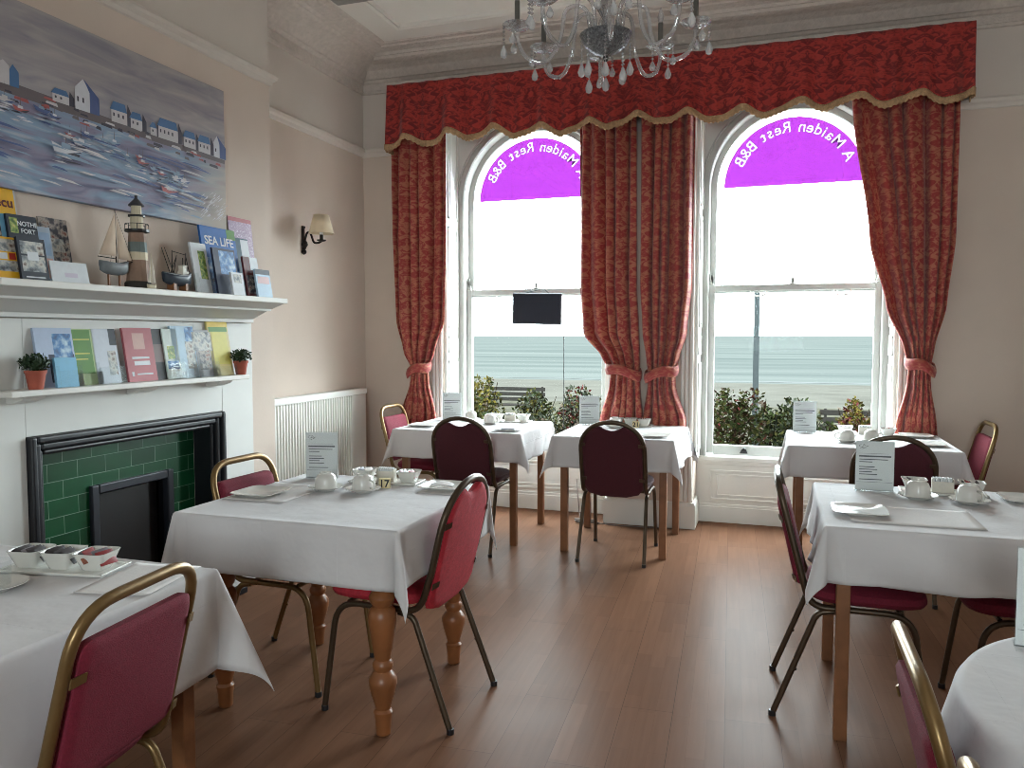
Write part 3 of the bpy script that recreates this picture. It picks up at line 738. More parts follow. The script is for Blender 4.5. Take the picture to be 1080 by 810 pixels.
# ------------------------------------------------------------------ window stickers with mirrored lettering
for wi, (c, side) in WINS.items():
    R_, zc = 0.492, 2.535; y = YA + 0.114; t = thing('window_sticker', 'purple half round window sticker with mirrored white lettering, in the %s window' % side, 'window sticker', (c, y, zc))
    m = MB(); txt = 'A Maiden Rest B&B'; rr = 0.385; k = len(txt); widths = {'M': 1.55, 'i': 0.55, ' ': 0.8, 'A': 1.1, 'R': 1.15, 'B': 1.15, '&': 1.15, 't': 0.75}
    outl = []; tot = sum(widths.get(ch, 1.0) for ch in txt); acc = 0; span = math.radians(136)
    for ch in txt:
        w = widths.get(ch, 1.0); a = math.radians(90) - span / 2 + span * (acc + w / 2) / tot; acc += w
        if ch == ' ': continue
        # read from outside: starts at the right-hand side as seen from the room
        rad = Vector((math.cos(a), 0, math.sin(a))); tang = Vector((-math.sin(a), 0, math.cos(a)))
        text_mb(m, ch, 0.112, Vector((c - 0.013, y, zc)) + rad * rr, tang, rad, depth=0.0, font_bold=True)
        outl += text_loops(ch, 0.112, Vector((c - 0.013, y, zc)) + rad * rr, tang, rad)
    m.build('lettering', VINYLW, t, org=(c, y, zc))
    # the purple film, with the letters cut out of it
    bm = bmesh.new()
    loops = [[Vector((c - 0.013 + R_ * math.cos(PI * i / 60), y, zc + R_ * math.sin(PI * i / 60))) for i in range(61)]] + outl
    eds = []
    for lp in loops:
        vv = [bm.verts.new(p) for p in lp]; eds += [bm.edges.new((vv[i], vv[(i + 1) % len(vv)])) for i in range(len(vv))]
    bmesh.ops.triangle_fill(bm, use_beauty=True, use_dissolve=False, edges=eds, normal=(0, -1, 0))
    bm.verts.index_update(); m = MB(); m.add([v.co.copy() for v in bm.verts], [tuple(v.index for v in f.verts) for f in bm.faces]); bm.free()
    m.build('film', VINYL, t, org=(c, y, zc))

# dark flat panel hanging in the left window
yv = 6.08
t = thing('hanging_panel', 'dark flat rectangular panel hanging in the left window below its meeting rail', 'panel', at_y(566, 342, yv))
P = t.location.copy(); M = Matrix.Translation((P.x, yv, P.z)) @ Matrix.Rotation(math.radians(1.2), 4, 'Y')
m = MB(); m.box(-0.203, -0.012, 0, 0.203, 0.012, 0.248, 0, M); m.build('casing', mat('panel_dark_grey', srgb(38, 42, 54), 0.4), t, org=P, bevel=0.008)
m = MB(); m.box(-0.19, -0.0135, 0.012, 0.19, -0.0121, 0.236, 0, M); m.build('screen', mat('panel_screen', srgb(30, 34, 46), 0.3), t, org=P)
m = MB(); m.tube(fillet([(P.x - 0.12, yv, P.z + 0.245), (P.x + 0.03, yv + 0.1, 1.80), (P.x + 0.1, yv, P.z + 0.245)], 0.01), 0.003, 6); m.build('hanging_cord', DARK, t, org=P, smooth=True)
m = MB(); q = [(P.x + 0.2, yv, P.z + 0.07), (P.x + 0.225, yv, P.z + 0.06), (P.x + 0.226, yv, P.z - 0.4), (P.x + 0.222, yv + 0.02, 0.50)]; m.tube(fillet(q, 0.02), 0.003, 6); m.build('power_lead', DARK, t, org=P, smooth=True)

# ------------------------------------------------------------------ fireplace
FO = (XC, 2.94, 0)
t = thing('fireplace', 'white chimneypiece with dark moulded frame, green tiles and black firebox', 'fireplace', FO)
m = MB(); PY0, PY1 = 2.09, 3.79
m.box(XC + 0.001, PY0, 0, XC + 0.028, 2.352, 1.49); m.box(XC + 0.001, 3.528, 0, XC + 0.028, PY1, 1.49); m.box(XC + 0.001, 2.352, 1.016, XC + 0.028, 3.528, 1.49)
m.build('surround_panel', WHITEM, t, org=FO, bevel=0.003)


def frame3(m, y0, y1, z1, w, x0, x1, z0=0.0):
    m.box(x0, y0, z0, x1, y0 + w, z1); m.box(x0, y1 - w, z0, x1, y1, z1); m.box(x0, y0 + w, z1 - w, x1, y1 - w, z1)


m = MB(); frame3(m, 2.353, 3.527, 1.015, 0.030, XC + 0.001, XC + 0.055); frame3(m, 2.383, 3.497, 0.985, 0.030, XC + 0.001, XC + 0.038); frame3(m, 2.413, 3.467, 0.955, 0.022, XC - 0.10, XC + 0.02)
m.build('frame', BLACKM, t, org=FO, bevel=0.010, seg=3)
TX = XC - 0.10
IY0, IY1, IZ = 2.765, 3.28, 0.738
m = MB(); m.box(TX - 0.03, FB['y0'] - 0.0, 0, TX, IY0, 0.95); m.box(TX - 0.03, IY1, 0, TX, FB['y1'], 0.95); m.box(TX - 0.03, IY0, IZ, TX, IY1, 0.95)
m.build('tiled_slip', TILE, t, org=FO)
m = MB(); frame3(m, IY0, IY1, IZ, 0.042, TX - 0.02, TX + 0.018); m.build('insert_frame', mat('cast_iron_grey', srgb(44, 47, 54), 0.38, 0.3), t, org=FO, bevel=0.006)
m = MB(); m.box(TX - 0.20, IY0, 0, TX - 0.19, IY1, IZ); m.box(TX - 0.2, IY0, 0, TX - 0.02, IY0 + 0.02, IZ); m.box(TX - 0.2, IY1 - 0.02, 0, TX - 0.02, IY1, IZ); m.box(TX - 0.2, IY0, IZ - 0.02, TX - 0.02, IY1, IZ); m.box(TX - 0.2, IY0, 0, TX - 0.02, IY1, 0.02)
m.box(TX - 0.06, IY0 + 0.05, 0.02, TX - 0.05, IY1 - 0.05, IZ - 0.06)
m.build('firebox', SOOT, t, org=FO)
m = MB(); m.box(XC + 0.03, 2.25, 0.0, XC + 0.09, 3.63, 0.035); m.build('hearth_slab', BLACKM, t, org=FO, bevel=0.005)
# mantelpiece: stepped shelf
t2 = thing('mantel_shelf', 'deep white moulded mantel shelf above the green tiled fireplace', 'mantel shelf', (XC, 2.94, 1.49))
MO = (XC, 2.94, 1.49); x = XC + 0.001
m = MB(); m.box(x, 2.08, 1.597, XC + 0.265, 3.80, 1.625); m.build('top_board', WHITE, t2, org=MO, bevel=0.004)
m = MB(); m.prism([(x, 1.597), (XC + 0.25, 1.597), (XC + 0.175, 1.568), (x, 1.568)], 2.10, 3.785); m.box(x, 2.11, 1.556, XC + 0.172, 3.775, 1.568)
m.prism([(x, 1.556), (XC + 0.155, 1.556), (XC + 0.06, 1.512), (x, 1.512)], 2.12, 3.765); m.box(x, 2.10, 1.492, XC + 0.052, 3.78, 1.512)
m.build('bed_moulding', WHITEM, t2, org=MO, bevel=0.002)
# lower leaflet shelf with three brackets
t3 = thing('leaflet_shelf', 'narrow white shelf holding leaflets between mantel and fireplace opening', 'shelf', (XC, 2.9, 1.16)); LO = (XC, 2.9, 1.16)
x = XC + 0.029
m = MB(); m.box(x, 2.20, 1.186, XC + 0.145, 3.61, 1.21); m.build('board', WHITE, t3, org=LO, bevel=0.004)
for y in (2.32, 2.92, 3.45):
    m = MB(); m.prism([(x, 1.186), (XC + 0.125, 1.186), (XC + 0.11, 1.172), (x + 0.03, 1.156), (x, 1.156)], y - 0.05, y + 0.05); m.build('bracket', WHITE, t3, org=LO, bevel=0.002)

# ------------------------------------------------------------------ radiator and pipework
RO = (XL, 5.03, 0.12); t = thing('radiator', 'white ribbed panel radiator on the left wall beside the corner', 'radiator', RO)
m = MB(); ys = 4.40; n = 31; prof = []
for k in range(n):
    y = ys + k * 0.0335
    prof += [(XL + 0.096, y), (XL + 0.118, y + 0.008), (XL + 0.118, y + 0.022), (XL + 0.096, y + 0.030)]
ye = ys + n * 0.0335
prof += [(XL + 0.1, ye), (XL + 0.112, ye + 0.01), (XL + 0.112, 5.67), (XL + 0.085, 5.67), (XL + 0.085, ys)]
m.prism(prof, 0.16, 0.952, 'z'); m.build('front_panel', WHITE, t, org=RO)
m = MB(); m.box(XL + 0.04, 4.395, 0.952, XL + 0.122, 5.68, 1.0); m.build('top_grille', WHITE, t, org=RO, bevel=0.006)
m = MB(); m.box(XL + 0.02, 4.395, 0.17, XL + 0.082, 4.41, 0.95); m.box(XL + 0.02, 5.66, 0.17, XL + 0.082, 5.675, 0.95); m.box(XL + 0.02, 4.41, 0.17, XL + 0.03, 5.66, 0.95); m.build('rear_panel', WHITE, t, org=RO)
for y in (4.6, 5.5):
    m = MB(); m.box(XL + 0.001, y, 0.3, XL + 0.02, y + 0.04, 0.9); m.build('wall_bracket', WHITE, t, org=RO)
v = at_x(270, 442, XL + 0.07)
vo = (XL + 0.07, v.y, v.z); t = thing('radiator_valve', 'white thermostatic radiator valve with pipe, left of the radiator', 'valve', vo)
m = MB(); m.tube([(vo[0] + 0.0, vo[1] - 0.02, vo[2]), (vo[0], vo[1] - 0.012, vo[2]), (vo[0], vo[1] + 0.035, vo[2]), (vo[0], vo[1] + 0.045, vo[2])], [0.024, 0.030, 0.028, 0.02], 16); m.build('knob', WHITE, t, org=vo, smooth='auto')
m = MB(); m.tube([(vo[0], vo[1] + 0.04, vo[2]), (vo[0], 4.40, vo[2])], 0.013, 12); m.build('valve_body', STEEL, t, org=vo, smooth='auto')
m = MB(); m.tube(fillet([(vo[0] - 0.03, 4.04, vo[2] - 0.06), (vo[0] - 0.03, vo[1] + 0.10, vo[2] - 0.045), (vo[0], vo[1] + 0.10, vo[2])], 0.02), 0.012, 10)
m.tube([(vo[0] - 0.03, vo[1] + 0.0, vo[2] - 0.055), (vo[0] - 0.03, vo[1] + 0.0, 0.0)], 0.014, 10); m.build('pipe', WHITE, t, org=vo, smooth='auto')

# ------------------------------------------------------------------ painting (a loose harbour scene)
YP0, YP1, ZP0, ZP1 = 1.93, 3.585, 1.985, 2.715
PO = (XC, 2.76, ZP0); t = thing('canvas_painting', 'large unframed canvas painting of a harbour with blue roofed houses, above the mantel', 'painting', PO)
pm = bpy.data.materials.new('painted_sky_and_water'); pm.use_nodes = True; nt = pm.node_tree; b = nt.nodes['Principled BSDF']
tc = N(nt, 'ShaderNodeTexCoord'); sp = N(nt, 'ShaderNodeSeparateXYZ'); nt.links.new(tc.outputs['Object'], sp.inputs[0])
mp = N(nt, 'ShaderNodeMapping'); mp.inputs['Scale'].default_value = (1, 1.6, 11); mp.inputs['Rotation'].default_value = (0.1, 0, 0); nt.links.new(tc.outputs['Object'], mp.inputs[0])
n1 = N(nt, 'ShaderNodeTexNoise'); n1.inputs['Scale'].default_value = 1.6; n1.inputs['Detail'].default_value = 6; n1.inputs['Distortion'].default_value = 0.8; nt.links.new(mp.outputs[0], n1.inputs['Vector'])
rs = N(nt, 'ShaderNodeValToRGB'); e = rs.color_ramp.elements; e[0].position = 0.3; e[1].position = 0.72; e[0].color = srgb(138, 136, 146) + (1,); e[1].color = srgb(184, 176, 174) + (1,)
rw = N(nt, 'ShaderNodeValToRGB'); e = rw.color_ramp.elements; e[0].position = 0.32; e[1].position = 0.70; e[0].color = srgb(92, 92, 120) + (1,); e[1].color = srgb(186, 186, 194) + (1,)
for p_, c_ in ((0.45, srgb(134, 128, 150)), (0.56, srgb(128, 152, 176))): q = e.new(p_); q.color = c_ + (1,)
nt.links.new(n1.outputs['Fac'], rs.inputs['Fac']); nt.links.new(n1.outputs['Fac'], rw.inputs['Fac'])
step = N(nt, 'ShaderNodeMapRange'); step.inputs[1].default_value = 0.36; step.inputs[2].default_value = 0.40; nt.links.new(sp.outputs[2], step.inputs[0])
mx = N(nt, 'ShaderNodeMix', data_type='RGBA'); nt.links.new(step.outputs[0], mx.inputs[0]); nt.links.new(rw.outputs[0], mx.inputs[6]); nt.links.new(rs.outputs[0], mx.inputs[7])
# sandy shallows in the lower right corner
sand = N(nt, 'ShaderNodeMapRange'); sand.inputs[1].default_value = 0.42; sand.inputs[2].default_value = 0.85
nt.links.new(math_(nt, 'SUBTRACT', math_(nt, 'ADD', sp.outputs[1], math_(nt, 'MULTIPLY', n1.outputs['Fac'], 0.2)), math_(nt, 'MULTIPLY', sp.outputs[2], 0.7)), sand.inputs[0])
m3 = N(nt, 'ShaderNodeMix', data_type='RGBA'); m3.inputs[7].default_value = srgb(176, 164, 150) + (1,); nt.links.new(mx.outputs[2], m3.inputs[6])
nt.links.new(math_(nt, 'MULTIPLY', sand.outputs[0], math_(nt, 'SUBTRACT', 1.0, step.outputs[0])), m3.inputs[0]); nt.links.new(m3.outputs[2], b.inputs['Base Color']); b.inputs['Roughness'].default_value = 0.6
m = MB(); m.box(XC + 0.001, YP0, ZP0, XC + 0.036, YP1, ZP1); m.build('canvas', pm, t, org=PO, bevel=0.003)
m = MB(); xs = [XC + 0.0365]
cols = [flat(196, 192, 194), flat(72, 112, 156), flat(62, 60, 72), flat(206, 206, 212), flat(74, 92, 138), flat(164, 84, 82), flat(104, 94, 96), flat(138, 160, 182)]


def patch(pts, mi):
    xs[0] += 0.00004; m.add([(xs[0], p[0], p[1]) for p in pts], [tuple(range(len(pts)))], mi)


rnd = random.Random(4)
# dark quay and its shore line
qy = lambda y: 2.385 - (y - YP0) * 0.020
patch([(YP0 + 0.005, qy(YP0) - 0.03), (2.6, qy(2.6) - 0.03), (3.1, qy(3.1) - 0.026), (YP1 - 0.005, qy(YP1) - 0.02), (YP1 - 0.005, qy(YP1)), (YP0 + 0.005, qy(YP0) + 0.02)], 6)
for k in range(60):
    y = rnd.uniform(YP0 + 0.03, YP1 - 0.06); z = qy(y) + rnd.uniform(-0.06, 0.005); w = rnd.uniform(0.02, 0.07); h = rnd.uniform(0.004, 0.012); patch([(y, z), (y + w, z - 0.004), (y + w * 0.9, z + h), (y + 0.005, z + h)], rnd.choice([2, 2, 6, 0, 5]))
# pale buildings at the left
for (y, w, h) in ((2.0, 0.10, 0.06), (2.12, 0.06, 0.08), (2.19, 0.07, 0.07), (2.28, 0.05, 0.09)): patch([(y, qy(y)), (y + w, qy(y)), (y + w, qy(y) + h * 0.8), (y + w / 2, qy(y) + h), (y, qy(y) + h * 0.8)], 0)
patch([(2.33, qy(2.33)), (2.37, qy(2.33)), (2.37, qy(2.33) + 0.06), (2.345, qy(2.33) + 0.085), (2.33, qy(2.33) + 0.06)], 1)
# houses: pale wall, dark gable shade, blue roof
for (y, w, h, g) in ((2.52, 0.08, 0.055, 0), (2.63, 0.075, 0.12, 1), (2.82, 0.09, 0.09, 0), (2.93, 0.07, 0.075, 0), (3.05, 0.04, 0.06, 0), (3.10, 0.13, 0.095, 0), (3.27, 0.085, 0.08, 0), (3.375, 0.09, 0.085, 0), (3.49, 0.045, 0.10, 1)):
    z = qy(y) + 0.0
    if g:
        patch([(y, z), (y + w, z), (y + w, z + h * 0.75), (y + w * 0.55, z + h * 1.1), (y, z + h * 0.75)], 3); patch([(y + w, z), (y + w + 0.05, z), (y + w + 0.05, z + h * 0.6), (y + w * 0.6, z + h * 1.12), (y + w, z + h * 0.7)], 4)
    else:
        patch([(y, z), (y + w, z), (y + w, z + h * 0.62), (y, z + h * 0.62)], 0); patch([(y - 0.008, z + h * 0.58), (y + w, z + h * 0.60), (y + w - 0.012, z + h), (y + 0.012, z + h)], 1); patch([(y + w, z), (y + w + 0.026, z), (y + w + 0.026, z + h * 0.62), (y + w + 0.004, z + h * 1.06), (y + w, z + h * 0.6)], 2)
    for i in range(max(1, int(w / 0.028))):
        yy = y + 0.01 + i * 0.026; patch([(yy, z + h * 0.28), (yy + 0.009, z + h * 0.28), (yy + 0.009, z + h * 0.45), (yy, z + h * 0.45)], 2)
# boats with masts, and their reflections
BOATS = [(1.97 + k * 0.075 + rnd.uniform(-.02, .02), 2.345 - k * 0.009 + rnd.uniform(-.028, .022), rnd.uniform(.05, .085), rnd.choice([3, 3, 7, 4, 5, 0])) for k in range(18)] + [(2.06, 2.285, 0.11, 7), (2.50, 2.17, 0.15, 3), (2.60, 2.22, 0.10, 3), (3.10, 2.105, 0.12, 5), (2.95, 2.21, 0.08, 5), (3.17, 2.18, 0.07, 3)]
for (y, z, L, hi) in BOATS:
    patch([(y + 0.012, z), (y + L - 0.02, z - 0.002), (y + L, z + L * 0.16), (y + L * .5, z + L * 0.13), (y, z + L * 0.25)], hi); patch([(y + L * 0.45, z + 0.001), (y + L, z + L * 0.15), (y + L - 0.018, z - 0.002)], rnd.choice([4, 2, 4]))
    patch([(y + L * 0.45, z + L * .13), (y + L * 0.45 + 0.003, z + L * .13), (y + L * 0.45 + 0.002, z + L * rnd.uniform(.6, 1.0)), (y + L * 0.45, z + L * .6)], 6)
    patch([(y + L * 0.3, z + L * .14), (y + L * 0.62, z + L * .13), (y + L * 0.6, z + L * .27), (y + L * 0.33, z + L * .29)], rnd.choice([3, 0, 7]))
    for k in range(5): w = rnd.uniform(0.3, 0.9) * L; a = y + rnd.uniform(-0.02, 0.03); zz = z - 0.006 - 0.008 * k; patch([(a, zz), (a + w * .5, zz - 0.004), (a + w, zz - 0.002), (a + w * 0.7, zz + 0.003)], rnd.choice([3, 7, 0, 4, 2]))
for k in range(90):
    y = rnd.uniform(YP0 + 0.03, YP1 - 0.25); z = rnd.uniform(ZP0 + 0.03, 2.28); w = rnd.uniform(0.05, 0.2); h = rnd.uniform(0.003, 0.009); patch([(y, z), (y + w * .4, z - h * .5), (y + w, z - 0.008), (y + w * 0.7, z + h * .4), (y + w * .2, z + h)], rnd.choice([7, 7, 0, 4, 4]))
for k in range(60):
    y = rnd.uniform(3.34, 3.54); z = rnd.uniform(2.01, 2.14); w = rnd.uniform(.015, .04); patch([(y, z), (y + w, z + w * .6), (y + w * .9, z + w * .6 + 0.004)], rnd.choice([3, 0]))
m.build('painted_scene', cols, t, org=PO)

# ------------------------------------------------------------------ wall sconce
sc = Vector((XL, 4.975, 2.10)); t = thing('wall_lamp', 'black iron wall lamp with cream shade on the left wall', 'wall lamp', sc)
m = MB(); m.tube([(XL + 0.008, sc.y, 2.02), (XL + 0.008, sc.y, 2.19)], [0.012, 0.012], 10); m.lathe([(0, -0.02), (0.016, -0.01), (0.020, 0.0), (0.016, 0.012), (0, 0.02)], (XL + 0.012, sc.y, 2.02), 14); m.lathe([(0, -0.05), (0.012, -0.02), (0.024, 0), (0.02, 0.02), (0, 0.05)], (XL + 0.018, sc.y, 2.07), 14); m.tube([(XL + 0.01, sc.y, 2.19), (XL + 0.012, sc.y, 2.205)], 0.014, 10)
m.build('back_plate', IRON, t, org=sc, smooth='auto')
shc = Vector((XL + 0.17, 4.955, 2.17))
a = Vector((XL + 0.02, sc.y, 2.10)); pts = [a, a.lerp(shc, 0.15) + Vector((0, 0, 0.05)), a.lerp(shc, 0.35) + Vector((0, 0, 0.03)), a.lerp(shc, 0.55) + Vector((0, 0, -0.06)), a.lerp(shc, 0.85) + Vector((0, 0, -0.08)), Vector((shc.x, shc.y, 2.09))]
m = MB(); m.tube(fillet(pts, 0.05), 0.0075, 10); m.lathe([(0.006, 0), (0.03, 0.006), (0.034, 0.014), (0.012, 0.016), (0.012, 0.05), (0, 0.05)], (shc.x, shc.y, 2.085), 16); m.build('arm', IRON, t, org=sc, smooth='auto')
m = MB(); m.lathe([(0.088, -0.012), (0.052, 0.118)], (shc.x, shc.y, 2.155), 32); sh = m.build('shade', SHADE, t, org=sc, smooth=True, solid=0.003); sh.data.polygons[0].use_smooth = True
# the lathe caps both ends: reopen the shade
bm = bmesh.new(); bm.from_mesh(sh.data); bmesh.ops.delete(bm, geom=[f for f in bm.faces if len(f.verts) > 4], context='FACES_ONLY'); bm.to_mesh(sh.data); bm.free()
m = MB(); m.lathe([(0, 0), (0.012, 0.002), (0.012, 0.04), (0.018, 0.06), (0.012, 0.085), (0, 0.09)], (shc.x, shc.y, 2.135), 14); m.build('bulb', PAPER, t, org=sc, smooth='auto')

# flat fitting at the top edge of the photograph
p = at_z(366, -14, ZC); t = thing('ceiling_fitting', 'plain flat square fitting fixed to the ceiling at the top left of the room', 'ceiling fitting', (p.x, p.y, ZC))
m = MB(); m.box(-0.17, -0.17, -0.035, 0.17, 0.17, -0.001); m.build('cover', mat('grey_cover', srgb(150, 146, 140), 0.6), t, bevel=0.012)
m = MB(); m.box(-0.185, -0.185, -0.012, 0.185, 0.185, -0.001); m.build('rim', mat('grey_cover', srgb(150, 146, 140), 0.6), t, bevel=0.004)

# ------------------------------------------------------------------ chandelier
CH = Vector((-0.615, 2.93, 2.475)); t = thing('chandelier', 'cut glass chandelier with swan neck arms and hanging crystal drops', 'chandelier', CH)
m = MB(); m.lathe([(0, -0.030), (0.02, -0.028), (0.05, -0.015), (0.078, 0.008), (0.093, 0.04), (0.096, 0.045), (0.09, 0.042), (0.07, 0.02), (0, -0.012)], CH, 40)
m.build('bowl', mat('silvered_cut_glass', srgb(118, 118, 120), 0.28, 0.55, var=0.5, scale=130, bump=1.0, bscale=150), t, org=CH, smooth='auto')
m = MB(); m.lathe([(0, -0.055), (0.006, -0.05), (0.011, -0.038), (0.007, -0.029), (0, -0.028)], CH, 14); m.build('finial', DARK, t, org=CH, smooth='auto')
m = MB(); m.lathe([(0, 0.03), (0.018, 0.04), (0.012, 0.1), (0.035, 0.14), (0.012, 0.18), (0.03, 0.25), (0.045, 0.30), (0.015, 0.34), (0.02, 0.42), (0.01, 0.46), (0, 0.46)], CH, 20); m.build('stem', CUTG, t, org=CH, smooth='auto')
m = MB(); m.tube([CH + Vector((0, 0, 0.455)), (CH.x, CH.y, ZC - 0.05)], 0.007, 8); m.lathe([(0.05, -0.06), (0.055, -0.03), (0.02, -0.001), (0, -0.001)], (CH.x, CH.y, ZC), 20); m.build('chain', STEEL, t, org=CH, smooth='auto')
NA = 8; RD = 0.325


def drop(m, c, L, w):
    m.lathe([(0, 0), (w * 0.35, -L * 0.15), (w, -L * 0.62), (w * 0.7, -L * 0.88), (0, -L)], c, 8)


def chain(c, n, step=0.0135, L=0.05, w=0.014, par=None):
    mm = MB()
    for k in range(n): mm.lathe([(0, 0.0065), (0.0062, 0.001), (0.0062, -0.001), (0, -0.0065)], (c[0], c[1], c[2] - k * step - 0.006), 8)
    mm.tube([(c[0], c[1], c[2]), (c[0], c[1], c[2] - n * step)], 0.0009, 4)
    o = mm.build('bead_string', CRYSTAL, par, org=CH)
    m2 = MB(); drop(m2, (c[0], c[1], c[2] - n * step + 0.001), L, w); d = m2.build('crystal_drop', DROP, o, org=CH, smooth='auto')


for k in range(NA):
    a = 2 * PI * (k + 0.35) / NA; ca, sa = math.cos(a), math.sin(a)
    P_ = lambda r, z: Vector((CH.x + r * ca, CH.y + r * sa, CH.z + z))
    m = MB(); m.tube(fillet([P_(0.055, 0.045), P_(0.07, 0.15), P_(0.15, 0.15), P_(0.165, 0.02), P_(0.22, -0.06), P_(0.30, -0.03), P_(RD, 0.03), P_(RD, 0.075)], 0.055, 8), 0.0075, 10)
    arm = m.build('arm', CRYSTAL, t, org=CH, smooth=True)
    m = MB(); c = P_(RD, 0.07); m.lathe([(0.012, -0.004), (0.04, 0.004), (0.056, 0.016), (0.052, 0.017), (0.036, 0.010), (0, 0.006)], c, 20); m.build('drip_pan', CRYSTAL, t, org=CH, smooth='auto')
    m = MB(); m.lathe([(0.012, 0.008), (0.013, 0.03), (0.010, 0.034), (0.010, 0.10), (0, 0.10)], c, 14); m.build('candle_sleeve', mat('grey_candle_sleeve', srgb(92, 88, 82), 0.5), t, org=CH, smooth='auto')
    m = MB(); m.lathe([(0, 0.10), (0.008, 0.103), (0.013, 0.125), (0.006, 0.15), (0, 0.165)], c, 12); m.build('bulb', CRYSTAL, t, org=CH, smooth='auto')
    for j, (da, n) in enumerate(((-0.16, 3), (0.0, 5), (0.16, 3))):
        r = 0.052 if da else 0.05; cc = c + Vector((r * math.cos(a + da * 8), r * math.sin(a + da * 8), 0.012)); chain(cc, n, par=t, L=0.042 if da else 0.05)
for k in range(8):
    a = 2 * PI * k / 8 + 0.2; r = 0.088; chain((CH.x + r * math.cos(a), CH.y + r * math.sin(a), CH.z + 0.03), 6 + (k % 4), par=t, L=0.056, w=0.015)

# ------------------------------------------------------------------ chairs
def chair_proto(kind, frame, pad, label):
    t = thing('banquet_chair', label, 'chair', (0, 0, 0), 0, None)
    w = 0.20; yb0, yb1, zb0, zb1 = -0.155, -0.262, 0.43, 0.885
    L = lambda z: yb0 + (yb1 - yb0) * (z - zb0) / (zb1 - zb0)
    B = lambda x, z, off=0.0: Vector((x, L(z) + off, z))
    if kind == 'square':
        pts = fillet([(-w, -0.02, 0.425), (-w, yb0 + 0.015, 0.425), B(-w * 0.97, zb1), B(w * 0.97, zb1), (w, yb0 + 0.015, 0.425), (w, -0.02, 0.425)], [0, 0.10, 0.11, 0.11, 0.10, 0], 8)
    else:
        arch = [B(-w * math.cos(a) if True else 0, 0.70 + 0.187 * math.sin(a) ** 0.85) for a in [PI * i / 24 for i in range(25)]]
        pts = fillet([(-w, -0.02, 0.425), (-w, yb0 + 0.015, 0.425), B(-w, 0.58)], [0, 0.10, 0], 8) + arch + fillet([B(w, 0.58), (w, yb0 + 0.015, 0.425), (w, -0.02, 0.425)], [0, 0.10, 0], 8)
    m = MB(); m.tube(pts, 0.0125, 12, sx=1.15); m.build('back_frame', frame, t, smooth='auto')
    for sx in (-1, 1):
        m = MB(); m.tube(fillet([(sx * w, -0.02, 0.425), (sx * w, 0.205, 0.425), (sx * (w + 0.008), 0.262, 0.004)], [0, 0.09, 0], 8), 0.0115, 12)
        lg = m.build('leg', frame, t, smooth='auto')
        m = MB(); m.lathe([(0.0135, 0), (0.0135, 0.018), (0.0125, 0.02)], (sx * (w + 0.008), 0.261, 0), 12); m.build('foot_cap', DARK, lg)
        m = MB(); m.tube(fillet([(sx * (w - 0.002), -0.055, 0.415), (sx * (w - 0.001), -0.115, 0.405), (sx * (w + 0.01), -0.265, 0.004)], [0, 0.06, 0], 6), 0.0115, 12)
        m.lathe([(0, -0.008), (0.006, 0), (0, 0.008)], (sx * (w + 0.005), -0.185, 0.185), 8)
        lg = m.build('leg', frame, t, smooth='auto')
        m = MB(); m.lathe([(0.0135, 0), (0.0135, 0.018), (0.0125, 0.02)], (sx * (w + 0.01), -0.264, 0), 12); m.build('foot_cap', DARK, lg)
    m = MB()
    for y in (-0.05, 0.16): m.tube([(-w + 0.01, y, 0.425), (w - 0.01, y, 0.425)], 0.009, 8)
    m.build('seat_bearer', frame, t, smooth='auto')
    # seat cushion: rounded block, domed
    m = MB(); m.lathe([(0.0, 0.436), (0.185, 0.436), (0.205, 0.445), (0.213, 0.460), (0.208, 0.480), (0.188, 0.494), (0.13, 0.502), (0.0, 0.506)], (0, 0.06, 0), 48, sx=0.97, sy=0.96, sq=5); m.build('seat', pad, t, smooth='auto')
    # padded back: an outline with softened edges
    if kind == 'square':
        out = fillet([(-w + 0.022, 0.455), (w - 0.022, 0.455), (w - 0.024, 0.808), (-w + 0.024, 0.808)], [0.03, 0.03, 0.035, 0.035], 5, closed=False)
        out = fillet([Vector((p[0], p[1], 0)) for p in [(-w + 0.022, 0.492), (w - 0.022, 0.492), (w - 0.024, 0.812), (-w + 0.024, 0.812)]], 0.035, 5, closed=True)
        out = [(p[0], p[1]) for p in out]
    else:
        ri = w - 0.013
        out = [(x_, z_) for (x_, z_) in [(-ri, 0.60), (-ri + 0.004, 0.46), (-ri + 0.03, 0.425), (-0.08, 0.405), (0.08, 0.405), (ri - 0.03, 0.425), (ri - 0.004, 0.46), (ri, 0.60)]]
        for i in range(0, 33):
            a = PI * i / 32; x_ = ri * math.cos(a); z_ = 0.70 + 0.174 * math.sin(a) ** 0.85
            if abs(x_) < 0.085: z_ = min(z_, 0.868 - 0.034 * math.cos(x_ / 0.085 * PI / 2))
            out.append((x_, z_))
    cx, cz = 0.0, sum(p[1] for p in out) / len(out); n = len(out); rings = []
    for (ins, off) in ((0.03, -0.021), (0.012, -0.0185), (0.0, -0.010), (0.0, 0.010), (0.012, 0.0185), (0.03, 0.021)):
        rg = []
        for (x_, z_) in out:
            dx, dz = cx - x_, cz - z_; dl = math.hypot(dx, dz) or 1; rg.append(B(x_ + dx / dl * ins, z_ + dz / dl * ins, off))
        rings.append(rg)
    vs = [v for r_ in rings for v in r_] + [B(cx, cz, -0.026), B(cx, cz, 0.026)]
    fs = []
    for r_ in range(5):
        for j in range(n): fs.append((r_ * n + j, r_ * n + (j + 1) % n, (r_ + 1) * n + (j + 1) % n, (r_ + 1) * n + j))
    fs += [(j, (j + 1) % n, 6 * n) for j in range(n)] + [(5 * n + j, 5 * n + (j + 1) % n, 6 * n + 1) for j in range(n)]
    m = MB(); m.add(vs, fs); bk = m.build('backrest', pad, t, smooth='auto')
